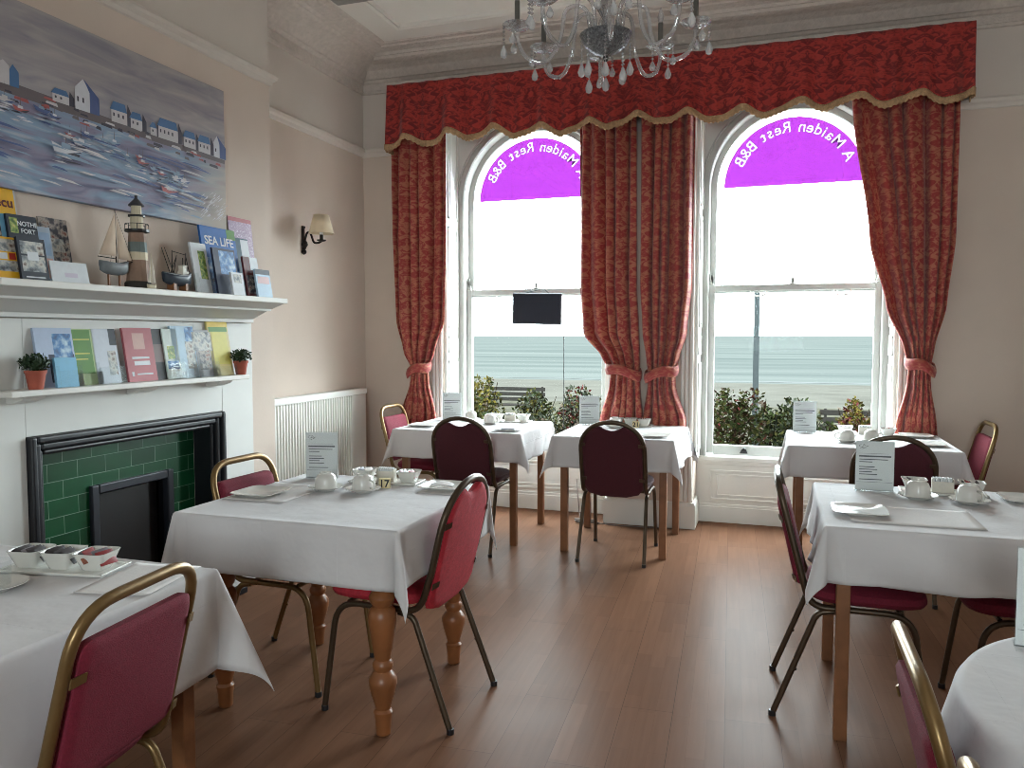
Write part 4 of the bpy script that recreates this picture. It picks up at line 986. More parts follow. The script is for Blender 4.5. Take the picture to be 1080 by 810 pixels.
    for sx in (-1, 1):
        for z in (0.53, 0.75):
            m = MB(); p0 = B(sx * (w - 0.004), z, -0.012); p1 = B(sx * (w - 0.034), z + 0.004, -0.022); p2 = B(sx * (w - 0.034), z - 0.016, -0.022); p3 = B(sx * (w - 0.004), z - 0.022, -0.012)
            d = Vector((0, -0.004, 0)); m.add([p0, p1, p2, p3, p0 + d, p1 + d, p2 + d, p3 + d], [(0, 1, 2, 3), (7, 6, 5, 4), (0, 4, 5, 1), (1, 5, 6, 2), (2, 6, 7, 3), (3, 7, 4, 0)]); m.build('bracket', frame, t)
    return t


R_ = math.radians
CG = 'banquet chairs round the breakfast tables'
gold = chair_proto('square', GOLD, MAROON, 'gold framed maroon chair with its back to the camera at the near left table')
gold.location = (-1.555, 1.325, 0); gold.rotation_euler = (0, 0, R_(96)); gold['group'] = CG


def seat_at(proto, x, y, deg, label, first=False):
    if first: proto.location = (x, y, 0); proto.rotation_euler = (0, 0, R_(deg)); proto['label'] = label; proto['group'] = CG; return proto
    return dup(proto, (x, y, 0), R_(deg), label, CG)


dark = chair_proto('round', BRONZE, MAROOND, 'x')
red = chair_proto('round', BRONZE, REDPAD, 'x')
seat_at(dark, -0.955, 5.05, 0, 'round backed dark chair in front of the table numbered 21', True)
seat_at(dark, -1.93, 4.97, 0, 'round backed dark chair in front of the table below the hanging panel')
seat_at(red, -1.335, 2.755, 88, 'round backed chair with a brightly lit red pad, right side of table 17', True)
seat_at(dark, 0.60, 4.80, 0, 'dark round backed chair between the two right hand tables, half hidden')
seat_at(gold, -1.94, 2.86, -92, 'gold framed maroon chair between table 17 and the fireplace')
seat_at(gold, -2.52, 5.42, -90, 'gold framed chair with red pad beside the far left curtain')
seat_at(gold, 0.98, 5.46, 90, 'gold framed chair with red pad against the right hand wall, far right')
brz = chair_proto('square', BRONZE, MAROON, 'x')
seat_at(brz, 0.275, 3.26, -90, 'bronze framed maroon chair seen edge on at the left of the middle right table', True)
seat_at(brz, 0.92, 3.30, 90, 'maroon chair mostly hidden under the right side of the middle right table')
seat_at(gold, 0.485, 1.46, -90, 'gold framed maroon chair at the round front table, nearer the middle right table')
seat_at(gold, 0.50, 0.96, -90, 'gold framed chair at the bottom right edge, only its top rail showing')

# ------------------------------------------------------------------ tables and cloths
ZT = 0.768


def table(label, x0, x1, y0, y1, legs='square', inset=0.03):
    cx, cy = (x0 + x1) / 2, (y0 + y1) / 2; o = (cx, cy, 0); t = thing('dining_table', label, 'table', o, 0, 'breakfast tables')
    wood = PINE if legs == 'turned' else WOOD
    m = MB(); m.box(x0, y0, ZT - 0.027, x1, y1, ZT - 0.002); m.build('tabletop', wood, t, org=o, bevel=0.004)
    d = 0.10 if legs == 'turned' else inset + 0.01
    for (a, b, c_, e) in ((x0 + d, y0 + d, x1 - d, y0 + d + 0.02), (x0 + d, y1 - d - 0.02, x1 - d, y1 - d), (x0 + d, y0 + d, x0 + d + 0.02, y1 - d), (x1 - d - 0.02, y0 + d, x1 - d, y1 - d)):
        m = MB(); m.box(a, b, ZT - 0.115, c_, e, ZT - 0.027); m.build('apron', wood, t, org=o, bevel=0.002)
    for sx in (0, 1):
        for sy in (0, 1):
            m = MB()
            if legs == 'turned':
                X = x0 + 0.105 if sx == 0 else x1 - 0.105; Y = y0 + 0.10 if sy == 0 else y1 - 0.10
                m.lathe([(0.022, 0), (0.026, 0.004), (0.030, 0.06), (0.034, 0.085), (0.026, 0.095), (0.030, 0.11), (0.042, 0.15), (0.050, 0.185), (0.050, 0.205), (0.040, 0.222), (0.030, 0.235), (0.037, 0.25), (0.037, 0.262), (0.028, 0.275), (0.036, 0.32), (0.047, 0.39), (0.051, 0.43), (0.045, 0.455), (0.032, 0.468), (0.042, 0.482), (0.047, 0.50), (0.040, 0.515), (0.030, 0.525), (0.046, 0.545), (0.05, 0.56)], (X, Y, 0), 28)
                m.box(X - 0.045, Y - 0.045, 0.56, X + 0.045, Y + 0.045, ZT - 0.027)
            else:
                X = x0 + inset if sx == 0 else x1 - inset - 0.045; Y = y0 + inset if sy == 0 else y1 - inset - 0.045
                m.box(X, Y, 0, X + 0.045, Y + 0.045, ZT - 0.027)
            m.build('leg', wood, t, org=o, smooth='auto' if legs == 'turned' else False, bevel=0 if legs == 'turned' else 0.003)
    return t


def cloth(label, x0, x1, y0, y1, L, seed, Lx=None, fl=0.08, fk=0.34, ym=None):
    rnd = random.Random(seed); ph = [rnd.uniform(0, 6.3) for _ in range(8)]; Lx = Lx or L; g = 0.006
    x0 -= g; x1 += g; y0 -= g; y1 += g; o = ((x0 + x1) / 2, (y0 + y1) / 2, ZT - L)

    def axis(a, b, l):
        fine = [0.0, 0.004, 0.009, 0.016, 0.025, 0.04]; k = 12
        ext = fine + [0.04 + (l - 0.04) * i / k for i in range(1, k + 1)]
        inner = [a + (b - a) * i / 16 for i in range(1, 16)]
        return [a - e for e in reversed(ext)] + inner + [b + e for e in ext]
    X = axis(x0, x1, Lx); Y = axis(y0, y1, L); rr = 0.012

    def hang(d):
        if d < rr * PI / 2: th = d / rr; return rr * math.sin(th), rr * (1 - math.cos(th))
        return rr, rr + d - rr * PI / 2

    def pos(x, y):
        dx = x - min(max(x, x0), x1); dy = y - min(max(y, y0), y1); bx, by = x - dx, y - dy; r = math.hypot(dx, dy)
        if r < 1e-9: return (x, y, ZT + 0.0006 * math.sin(x * 9 + ph[0]) * math.sin(y * 8 + ph[1]))
        ux, uy = dx / r, dy / r; out, dn = hang(r); cor = 4 * abs(ux * uy) ** 1.0 / 2
        s = (x * 1.0 + y * 1.3)
        wav = (0.012 * math.sin(s * 11 + ph[2]) + 0.010 * math.sin(s * 19 + ph[3]) + 0.006 * math.sin(s * 37 + ph[4])) * min(1, dn / 0.2) * (1 - cor)
        flare = fl * dn * (1 - cor) + wav * min(1.0, fl / 0.08)
        fin = cor * r * (fk + 0.08 * math.sin(ph[5] + (1 if ux > 0 else 2) + (0 if uy > 0 else 3)))
        out += max(flare, 0.0) + fin; dn2 = math.sqrt(max(dn * dn - fin * fin, 0.0))
        sw = cor * 0.05 * r * math.sin(6 * r + ph[6] + ux * 3)
        yy = by + uy * out + ux * sw
        return (bx + ux * out - uy * sw, yy if ym is None else min(yy, ym), ZT + 0.002 - dn2)
    m = MB(); vs = [pos(x, y) for y in Y for x in X]; k = len(X)
    m.add(vs, [(j * k + i, j * k + i + 1, (j + 1) * k + i + 1, (j + 1) * k + i) for j in range(len(Y) - 1) for i in range(k - 1)], 0, [(x - o[0], y - o[1]) for y in Y for x in X])
    ob = m.build('tablecloth', CLOTH, None, org=o, smooth=True, solid=0.002)
    return tag(ob, label, 'tablecloth', 'white linen cloths on the breakfast tables')


TB = {
    17: (-2.085, -1.20, 2.36, 3.21, 'turned'), 20: (-2.52, -1.615, 4.98, 5.74, 'square'), 21: (-1.36, -0.61, 4.96, 5.74, 'square'),
    'rb': (0.095, 0.99, 4.97, 5.74, 'square'), 'r': (0.185, 1.06, 2.89, 3.72, 'square'), 'l': (-2.38, -1.49, 0.98, 1.79, 'square')}
TL_ = {17: 'table with turned pine legs under a white cloth, numbered 17, in the left middle', 20: 'square legged wooden table below the hanging panel in the left window', 21: 'square legged wooden table numbered 21 between the two windows',
       'rb': 'square legged wooden table in front of the right window', 'r': 'square legged wooden table in the middle right, its pale leg fully visible', 'l': 'table at the bottom left carrying the three bowl sachet tray'}
CL_ = {17: 'white cloth on the turned leg table numbered 17', 20: 'white cloth on the table under the left window', 21: 'white cloth on the table numbered 21 between the windows',
       'rb': 'white cloth on the table before the right window', 'r': 'white cloth on the middle right table with two upturned cups', 'l': 'white cloth on the near left table, its corner hanging low'}
for i, (k, (x0, x1, y0, y1, lg)) in enumerate(TB.items()):
    table(TL_[k], x0, x1, y0, y1, lg); cloth(CL_[k], x0, x1, y0, y1, {17: 0.215, 20: 0.20, 21: 0.21, 'rb': 0.19, 'r': 0.20, 'l': 0.29}[k], 20 + i, fl={'l': 0.03, 17: 0.02}.get(k, 0.08), fk={'l': 0.44, 17: 0.20, 'r': 0.28}.get(k, 0.34), ym=5.757 if k in (20, 21, 'rb') else None)
# round front table
RC = (0.80, 1.58); RR = 0.45; ro = (RC[0], RC[1], 0)
t = thing('round_table', 'round pedestal table at the bottom right corner', 'table', ro, 0)
m = MB(); m.lathe([(0.0, ZT - 0.03), (RR - 0.01, ZT - 0.03), (RR, ZT - 0.022), (RR, ZT - 0.008), (RR - 0.006, ZT - 0.002), (0, ZT - 0.002)], ro, 56); m.build('tabletop', WOOD, t, org=ro, smooth='auto')
m = MB(); m.lathe([(0.05, 0.06), (0.06, 0.12), (0.04, 0.2), (0.055, 0.4), (0.04, 0.6), (0.09, ZT - 0.03)], ro, 24); m.build('pedestal', WOOD, t, org=ro, smooth='auto')
for k in range(4):
    a = PI / 4 + k * PI / 2; m = MB(); m.tube(fillet([(ro[0] + 0.03 * math.cos(a), ro[1] + 0.03 * math.sin(a), 0.13), (ro[0] + 0.2 * math.cos(a), ro[1] + 0.2 * math.sin(a), 0.09), (ro[0] + 0.3 * math.cos(a), ro[1] + 0.3 * math.sin(a), 0.026)], 0.05), 0.024, 10); m.build('foot', WOOD, t, org=ro, smooth='auto')


def rcl(u, v):
    a = 2 * PI * u; r = v * (RR + 0.006 + 0.26); d = r - (RR + 0.006); g = 0.006 * math.sin(a * 2) if d > 0 else 0
    if d <= 0: return (RC[0] + r * math.cos(a), RC[1] + r * math.sin(a), ZT + 0.0006 * math.sin(7 * r * math.cos(a)) * math.sin(9 * r * math.sin(a)))
    rr = 0.014; th = min(d / rr, PI / 2); o = rr * math.sin(th); dn = rr * (1 - math.cos(th)) + max(0, d - rr * PI / 2)
    o += dn * (0.16 + 0.15 * math.sin(a * 11 + 0.6) + 0.08 * math.sin(a * 7 + 2))
    R = RR + 0.006 + max(o, 0.002); return (RC[0] + R * math.cos(a), RC[1] + R * math.sin(a), ZT + 0.002 - dn)


m = MB(); m.grid(180, 60, rcl, uvfn=lambda u, v: (0.7 * v * math.cos(2 * PI * u), 0.7 * v * math.sin(2 * PI * u)))
o = m.build('tablecloth', CLOTH, None, org=(RC[0], RC[1], ZT - 0.25), smooth=True, solid=0.002); tag(o, 'white cloth draped over the round table at the bottom right', 'tablecloth', 'white linen cloths on the breakfast tables')

# ------------------------------------------------------------------ tableware
Z0 = ZT + 0.0025     # top of a cloth
ZM = Z0 + 0.0016     # top of a placemat


def placemat(x, y, deg, label, w=0.36, d=0.28):
    m = MB(); m.grid(14, 10, lambda u, v: (w * (u - 0.5), d * (v - 0.5), 0.0010 + 0.006 * (max(0, abs(u - 0.5) - 0.42) * 8) * (1 if (u > .5) == (v > .5) else 0.1) * max(0, abs(v - 0.5) - 0.3) * 4))
    o = m.build('placemat', PAPER_MAT, None, smooth=True, solid=0.001); o.location = (x, y, Z0); o.rotation_euler = (0, 0, R_(deg)); tag(o, label, 'placemat', 'white paper placemats'); return o


PAPER_MAT = mat('white_napkin_paper', srgb(226, 222, 220), 0.85, var=0.02, bump=0.1)
PROTO = {}


def place(kind, maker, x, y, z, deg, label, group):
    if kind not in PROTO:
        r = maker(label); PROTO[kind] = r; r.location = (x, y, z); r.rotation_euler = (0, 0, R_(deg)); r['group'] = group; return r
    return dup(PROTO[kind], (x, y, z), R_(deg), label, group)


def mk_cup(label):
    t = thing('teacup', label, 'cup')
    m = MB(); m.lathe([(0.0, 0.066), (0.021, 0.066), (0.022, 0.072), (0.025, 0.072), (0.026, 0.066), (0.036, 0.060), (0.043, 0.045), (0.0455, 0.02), (0.046, 0.001), (0.0435, 0.001), (0.043, 0.02), (0.040, 0.043), (0.033, 0.056), (0.0, 0.062)], n=32)
    m.build('bowl', CHINA, t, smooth='auto')
    m = MB(); m.tube(fillet([(0.044, 0, 0.016), (0.068, 0, 0.014), (0.072, 0, 0.042), (0.041, 0, 0.050)], 0.014), 0.0045, 8); m.build('handle', CHINA, t, smooth=True); return t


def mk_saucer(label):
    t = MB(); t.lathe([(0.0, 0.0), (0.035, 0.0), (0.038, 0.003), (0.062, 0.012), (0.073, 0.017), (0.073, 0.019), (0.06, 0.0145), (0.036, 0.006), (0, 0.005)], n=40)
    return tag(t.build('saucer', CHINA, None, smooth='auto'), label, 'saucer')


def mk_plate(label):
    t = MB(); t.lathe([(0.0, 0.0), (0.055, 0.0), (0.058, 0.003), (0.082, 0.010), (0.095, 0.013), (0.095, 0.016), (0.078, 0.0125), (0.062, 0.007), (0.0, 0.006)], n=64, sq=7)
    return tag(t.build('square_plate', CHINA, None, smooth='auto'), label, 'plate')


def mk_tray(label):
    m = MB(); m.box(-0.155, -0.06, 0, 0.155, 0.06, 0.006); m.box(-0.16, -0.065, 0.006, 0.16, -0.057, 0.010); m.box(-0.16, 0.057, 0.006, 0.16, 0.065, 0.010); m.box(-0.16, -0.065, 0.006, -0.152, 0.065, 0.010); m.box(0.152, -0.065, 0.006, 0.16, 0.065, 0.010)
    return tag(m.build('serving_tray', CHINA, None, bevel=0.003), label, 'tray')


def mk_bowl(label):
    m = MB(); m.lathe([(0.0, 0.0), (0.027, 0.0), (0.030, 0.004), (0.046, 0.045), (0.0485, 0.050), (0.0455, 0.050), (0.028, 0.010), (0, 0.007)], n=40, sq=6)
    return tag(m.build('square_bowl', CHINA, None, smooth='auto'), label, 'bowl')


def mk_glass(label):
    m = MB(); m.lathe([(0, 0), (0.03, 0), (0.034, 0.004), (0.037, 0.07), (0.035, 0.07), (0.032, 0.008), (0, 0.007)], n=28)
    return tag(m.build('glass_jug', ACRYL, None, smooth='auto'), label, 'glass')


def sachet(x, y, z, deg, tilt, mi, label, group):
    k = 'sachet%d' % mi
    def mk(lb):
        w, d = (0.028, 0.021) if mi != 3 else (0.05, 0.009)
        m = MB(); m.grid(8, 6, lambda u, v: (w * (2 * u - 1), d * (2 * v - 1), 0.005 * math.sin(PI * u) ** 0.6 * math.sin(PI * v) ** 0.6 if 0 < u < 1 and 0 < v < 1 else 0))
        m.grid(8, 6, lambda u, v: (w * (2 * u - 1), d * (2 * v - 1), -0.005 * math.sin(PI * u) ** 0.6 * math.sin(PI * v) ** 0.6 if 0 < u < 1 and 0 < v < 1 else -0.0002))
        return tag(m.build('sachet', SACH[mi], None, smooth=True), lb, 'sachet')
    o = place(k, mk, x, y, z, deg, label, group); o.rotation_euler = (R_(tilt), 0, R_(deg)); return o


SACH = [flat(52, 44, 44), flat(140, 36, 36), flat(232, 226, 218), flat(150, 90, 70), flat(110, 104, 108)]


def mk_menu(label):
    t = thing('menu_stand', label, 'menu stand')
    m = MB(); w, h = 0.074, 0.208
    m.box(-w - 0.002, -0.0025, 0.0, w + 0.002, -0.0012, h + 0.004); m.box(-w - 0.002, 0.0012, 0.0, w + 0.002, 0.0025, h + 0.004); m.box(-w - 0.002, -0.0025, 0.0, w + 0.002, 0.04, 0.003); m.box(-w - 0.002, -0.035, 0.0, w + 0.002, -0.0025, 0.003)
    m.build('acrylic_holder', ACRYL, t)
    m = MB(); m.box(-w, -0.0009, 0.003, w, 0.0009, h, 0)
    for sgn in (-1, 1):
        rr = random.Random(3); y0, y1 = sorted((sgn * 0.0009, sgn * 0.00105)); z = h - 0.052
        for k in range(22):
            a = rr.random() * 6.28; q = rr.random() ** .5 * 0.018; bx = 0.045 * sgn; m.box(bx + q * math.cos(a) - 0.002, y0, h - 0.022 + 0.6 * q * math.sin(a), bx + q * math.cos(a) + 0.003, y1, h - 0.0205 + 0.6 * q * math.sin(a), 1)
        m.box(-w + 0.012, y0, z, w - 0.02, y1, z + 0.001, 1); z -= 0.014; m.box(-w + 0.012, y0, z, w - 0.012, y1, z + 0.006, 1); z -= 0.012
        for ln in (0.11, 0.05, 0, 0.06, 0.07, 0.05, 0.07, 0, 0.09):
            if ln: m.box(-0.06 * (1), y0, z, -0.06 + ln, y1, z + 0.0035, 1)
            z -= 0.0105
        m.box(-w + 0.004, y0, z, w - 0.004, y1, z + 0.001, 1)
    m.build('printed_card', [PAPER, INK], t); return t


def numeral(x, y, z, deg, s, label):
    t = thing('table_number', label, 'table number', (x, y, z), R_(deg), 'little table number blocks')
    m = MB(); m.box(-0.024, -0.010, 0, 0.024, 0.010, 0.042); m.build('block', IVORY, t, bevel=0.002)
    if s:
        m = MB(); text_mb(m, s, 0.044, (0, -0.0108, 0.006), (1, 0, 0), (0, 0, 1), depth=0.0006, font_bold=True); m.build('numeral', DARK, t)
    return t


def mk_box(label):
    m = MB(); m.box(-0.04, -0.018, 0, 0.04, 0.018, 0.003, 0); m.box(-0.04, -0.018, 0.003, -0.037, 0.018, 0.055, 0); m.box(0.037, -0.018, 0.003, 0.04, 0.018, 0.055, 0); m.box(-0.037, -0.018, 0.003, 0.037, -0.015, 0.045, 0); m.box(-0.037, 0.015, 0.003, 0.037, 0.018, 0.055, 0)
    for k in range(8): m.box(-0.036 + k * 0.009, -0.013, 0.003, -0.030 + k * 0.009, 0.013, 0.060, 1)
    return tag(m.build('sachet_box', [flat(214, 208, 196), PAPER], None, bevel=0.0), label, 'box')


ck = lambda *a: place('cup', mk_cup, *a); sk = lambda *a: place('saucer', mk_saucer, *a); pk = lambda *a: place('plate', mk_plate, *a); bk_ = lambda *a: place('bowl', mk_bowl, *a); tk = lambda *a: place('tray', mk_tray, *a); mk = lambda *a: place('menu', mk_menu, *a); xk = lambda *a: place('box', mk_box, *a)
GC, GS, GP, GB, GM, GT, GX = 'upturned white teacups', 'white saucers', 'square white side plates', 'square white sachet bowls', 'printed menus in clear stands', 'white serving trays', 'sachet boxes'


def on(px, py, key, z=Z0, pad=0.06):
    p = at_z(px, py, z); x0, x1, y0, y1 = TB[key][:4]
    return min(max(p.x, x0 + pad), x1 - pad), min(max(p.y, y0 + pad), y1 - pad)


def fill(x, y, deg, z, n, kinds, label, group, rng):
    for k in range(n):
        a = R_(deg); u = (k - (n - 1) / 2) * 0.016; v = rng.uniform(-0.006, 0.006)
        sachet(x + u * math.cos(a) - v * math.sin(a), y + u * math.sin(a) + v * math.cos(a), z + 0.034 + 0.003 * (k % 2), deg + 90 + rng.uniform(-15, 15), 52 + rng.uniform(-6, 6), kinds[k % len(kinds)], label, group)


rng = random.Random(11)
# --- table 17
K = 17
x, y = on(245, 521, K, ZM); placemat(-1.95, 2.78, 90, 'white paper placemat under the square plate at the left end of table 17'); pk(-1.99, 2.72, ZM, 0, 'square white plate on the left end of table 17', GP)
placemat(-1.30, 3.06, 90, 'white paper placemat under the napkin plate at the right end of table 17', 0.22, 0.20); pk(-1.33, 3.08, ZM, 0, 'square white plate holding a napkin on table 17', GP)
m = MB(); m.grid(10, 8, lambda u, v: (0.10 * (u - 0.5), 0.055 * (v - 0.5), 0.002 + 0.012 * math.sin(PI * u) * (0.4 + 0.6 * v))); o = m.build('folded_napkin', PAPER_MAT, None, smooth=True, solid=0.003); o.location = (-1.345, 3.085, ZM + 0.0075); o.rotation_euler = (0, 0, 0.3); tag(o, 'folded white napkin lying on a plate at the right end of table 17', 'napkin')
for (px, py, nm, dg) in ((344, 517, 'left', 150), (383, 519, 'right', -20)):
    x, y = on(px, py, K); sk(x, y, Z0, 0, 'white saucer under the %s upturned cup on table 17' % nm, GS); ck(x, y, Z0 + 0.0055, dg, '%s upturned white teacup on table 17' % nm, GC)
x, y = on(352, 497, K); mk(-1.96, 3.13, Z0, 14, 'printed menu in clear stand at the back left of table 17', GM)
tk(-1.63, 3.13, Z0, 4, 'white tray under the sachet bowls on table 17', GT)
for (dx, nm, kd) in ((-0.105, 'left', [2, 4, 0]), (0.105, 'right', [1, 4, 2])):
    bk_(-1.63 + dx, 3.13 + dx * 0.07, Z0 + 0.0062, 4, '%s sachet bowl on the tray of table 17' % nm, GB); fill(-1.63 + dx, 3.13 + dx * 0.07, 4, Z0 + 0.006, 4, kd, 'sachets standing in the %s bowl on table 17' % nm, 'sachets in the %s bowl on table 17' % nm, rng)
xk(-1.63, 3.128, Z0 + 0.0062, 4, 'white box of sugar sachets between the bowls on table 17', GX)
numeral(-1.575, 3.005, Z0, 12, '17', 'small ivory block with the number 17')
# --- near left table
K = 'l'
tk(-1.87, 1.665, Z0, 10, 'white tray with three square bowls on the near left table', GT)
for (dx, nm, kd) in ((-0.10, 'left', [0, 0, 4]), (0.0, 'middle', [0, 0, 0]), (0.10, 'right', [4, 1, 3])):
    xx, yy = -1.87 + dx * math.cos(R_(10)), 1.665 + dx * math.sin(R_(10))
    bk_(xx, yy, Z0 + 0.0062, 10, '%s bowl of the three on the near left table' % nm, GB); fill(xx, yy, 10, Z0 + 0.006, 5, kd, 'sachets in the %s bowl on the near left table' % nm, 'sachets in the %s near left bowl' % nm, rng)
p = at_z(-4, 622, Z0); sk(p.x, p.y, Z0, 0, 'white saucer at the left edge on the near left table', GS)
mg = mk_glass('clear glass standing on a saucer at the left edge'); mg.location = (p.x, p.y, Z0 + 0.0055)
placemat(-1.60, 1.66, 100, 'white paper placemat behind the gold chair on the near left table', 0.26, 0.2)
placemat(-2.08, 1.30, 4, 'white paper placemat at the left edge of the near left table')
# --- table under the left window
K = 20
mk(-2.38, 5.66, Z0, 12, 'printed menu standing before the left window beside its shutters', GM)
for (px, py, nm, dg) in ((504, 442, 'rear', 160), (517, 447, 'front', -10)):
    x, y = on(px, py, K, Z0, 0.09); y = 5.60 if nm == 'rear' else 5.45; sk(x, y, Z0, 0, 'saucer under the %s cup on the left window table' % nm, GS); ck(x, y, Z0 + 0.0055, dg, '%s upturned cup on the left window table' % nm, GC)
tk(-1.90, 5.65, Z0, 3, 'white tray with sachet bowls on the left window table', GT)
for (dx, nm, kd) in ((-0.105, 'left', [2, 4]), (0.105, 'right', [0, 1, 2])):
    bk_(-1.90 + dx, 5.65, Z0 + 0.0062, 3, '%s sachet bowl on the left window table' % nm, GB); fill(-1.90 + dx, 5.65, 3, Z0 + 0.006, 3, kd, 'sachets in the %s bowl on the left window table' % nm, 'sachets in the %s left window bowl' % nm, rng)
xk(-1.90, 5.65, Z0 + 0.0062, 3, 'box of sachets on the left window table', GX)
pk(-2.40, 5.18, Z0, 0, 'square plate nearest the gold chair on the left window table', GP); pk(-1.74, 5.12, Z0, 0, 'square plate beside the round backed chair on the left window table', GP)
m = MB(); m.grid(8, 6, lambda u, v: (0.10 * (u - 0.5), 0.05 * (v - 0.5), 0.002 + 0.008 * math.sin(PI * v))); o = m.build('folded_napkin', flat(120, 124, 134), None, smooth=True, solid=0.003); o.location = (-1.735, 5.12, Z0 + 0.0075); tag(o, 'folded grey napkin on a plate on the left window table', 'napkin')
# --- table 21
mk(-1.29, 5.66, Z0, 8, 'printed menu at the back left of table 21', GM)
tk(-0.985, 5.65, Z0, 1, 'white tray with three bowls on table 21', GT)
for (dx, nm, kd) in ((-0.10, 'left', [4, 0]), (0.0, 'middle', [2, 2]), (0.10, 'right', [1, 1])):
    bk_(-0.985 + dx, 5.65, Z0 + 0.0062, 1, '%s bowl of the three on table 21' % nm, GB); fill(-0.985 + dx, 5.65, 1, Z0 + 0.006, 3, kd, 'sachets in the %s bowl on table 21' % nm, 'sachets in the %s bowl on table 21' % nm, rng)
numeral(-0.935, 5.58, Z0, 4, '21', 'small ivory block with the number 21')
sk(-1.07, 5.50, Z0, 0, 'saucer with an upturned cup on table 21', GS); ck(-1.07, 5.50, Z0 + 0.0055, 200, 'upturned cup behind the chair at table 21', GC)
pk(-0.735, 5.10, Z0, 0, 'square white plate at the front right of table 21', GP)
# --- table before the right window
mk(0.19, 5.66, Z0, 0, 'printed menu standing before the right window', GM)
x = 0.44; sk(x, 5.62, Z0, 0, 'saucer with a sachet bowl near the right window sash', GS); bk_(x, 5.62, Z0 + 0.0055, 0, 'white bowl on a saucer before the right window', GB); fill(x, 5.62, 0, Z0 + 0.006, 3, [4, 2], 'sachets in the bowl on the right window table', 'sachets on the right window table', rng)
xk(0.565, 5.66, Z0, 0, 'box of sachets before the right window', GX)
bk_(0.70, 5.64, Z0, 0, 'white bowl right of the sachet box before the right window', GB); fill(0.70, 5.64, 0, Z0, 3, [0, 2, 1], 'sachets in the right hand bowl before the right window', 'sachets in the right hand bowl', rng)
for (x, y, nm, dg) in ((0.42, 5.21, 'left', 170), (0.56, 5.25, 'right', 10)): sk(x, y, Z0, 0, 'saucer under the %s cup on the right window table' % nm, GS); ck(x, y, Z0 + 0.0055, dg, '%s upturned cup on the right window table' % nm, GC)
pk(0.86, 5.62, Z0, 0, 'square plate nearest the right curtain', GP); pk(0.86, 5.20, Z0, 0, 'square plate at the front right of the right window table', GP)
# --- middle right table
K = 'r'
mk(0.40, 3.60, Z0, 2, 'printed menu on the middle right table, before the dark chair', GM)
placemat(0.47, 3.12, 0, 'white paper placemat at the front left of the middle right table', 0.42, 0.30)
pk(0.30, 3.13, ZM, 0, 'shiny square plate at the front left of the middle right table', GP)
for (px, py, nm, dg) in ((968, 526, 'left', 95), (1022, 531, 'right', -60)):
    x, y = on(px, py, K); sk(x, y, Z0, 0, 'saucer under the %s cup on the middle right table' % nm, GS); ck(x, y, Z0 + 0.0055, dg, '%s upturned cup on the middle right table' % nm, GC)
tk(0.66, 3.625, Z0, -3, 'white tray with sachet bowls on the middle right table', GT)
for (dx, nm, kd) in ((-0.105, 'left', [2, 0, 2]), (0.105, 'right', [0, 1, 4])):
    bk_(0.66 + dx, 3.625 - dx * 0.05, Z0 + 0.0062, -3, '%s sachet bowl on the middle right table' % nm, GB); fill(0.66 + dx, 3.625 - dx * 0.05, -3, Z0 + 0.006, 4, kd, 'sachets in the %s bowl on the middle right table' % nm, 'sachets in the %s middle right bowl' % nm, rng)
xk(0.66, 3.625, Z0 + 0.0062, -3, 'box of sachets between the bowls on the middle right table', GX)
numeral(0.54, 3.545, Z0, -4, '', 'small plain ivory block beside the sachet bowl on the middle right table')
pk(0.95, 3.56, Z0, 0, 'square plate at the right edge on the middle right table', GP)
# --- round front table
mm = mk(0.56, 1.865, Z0, -8, 'printed menu on the round table at the right edge', GM)
placemat(0.62, 1.42, -32, 'white paper placemat on the round table', 0.34, 0.26)

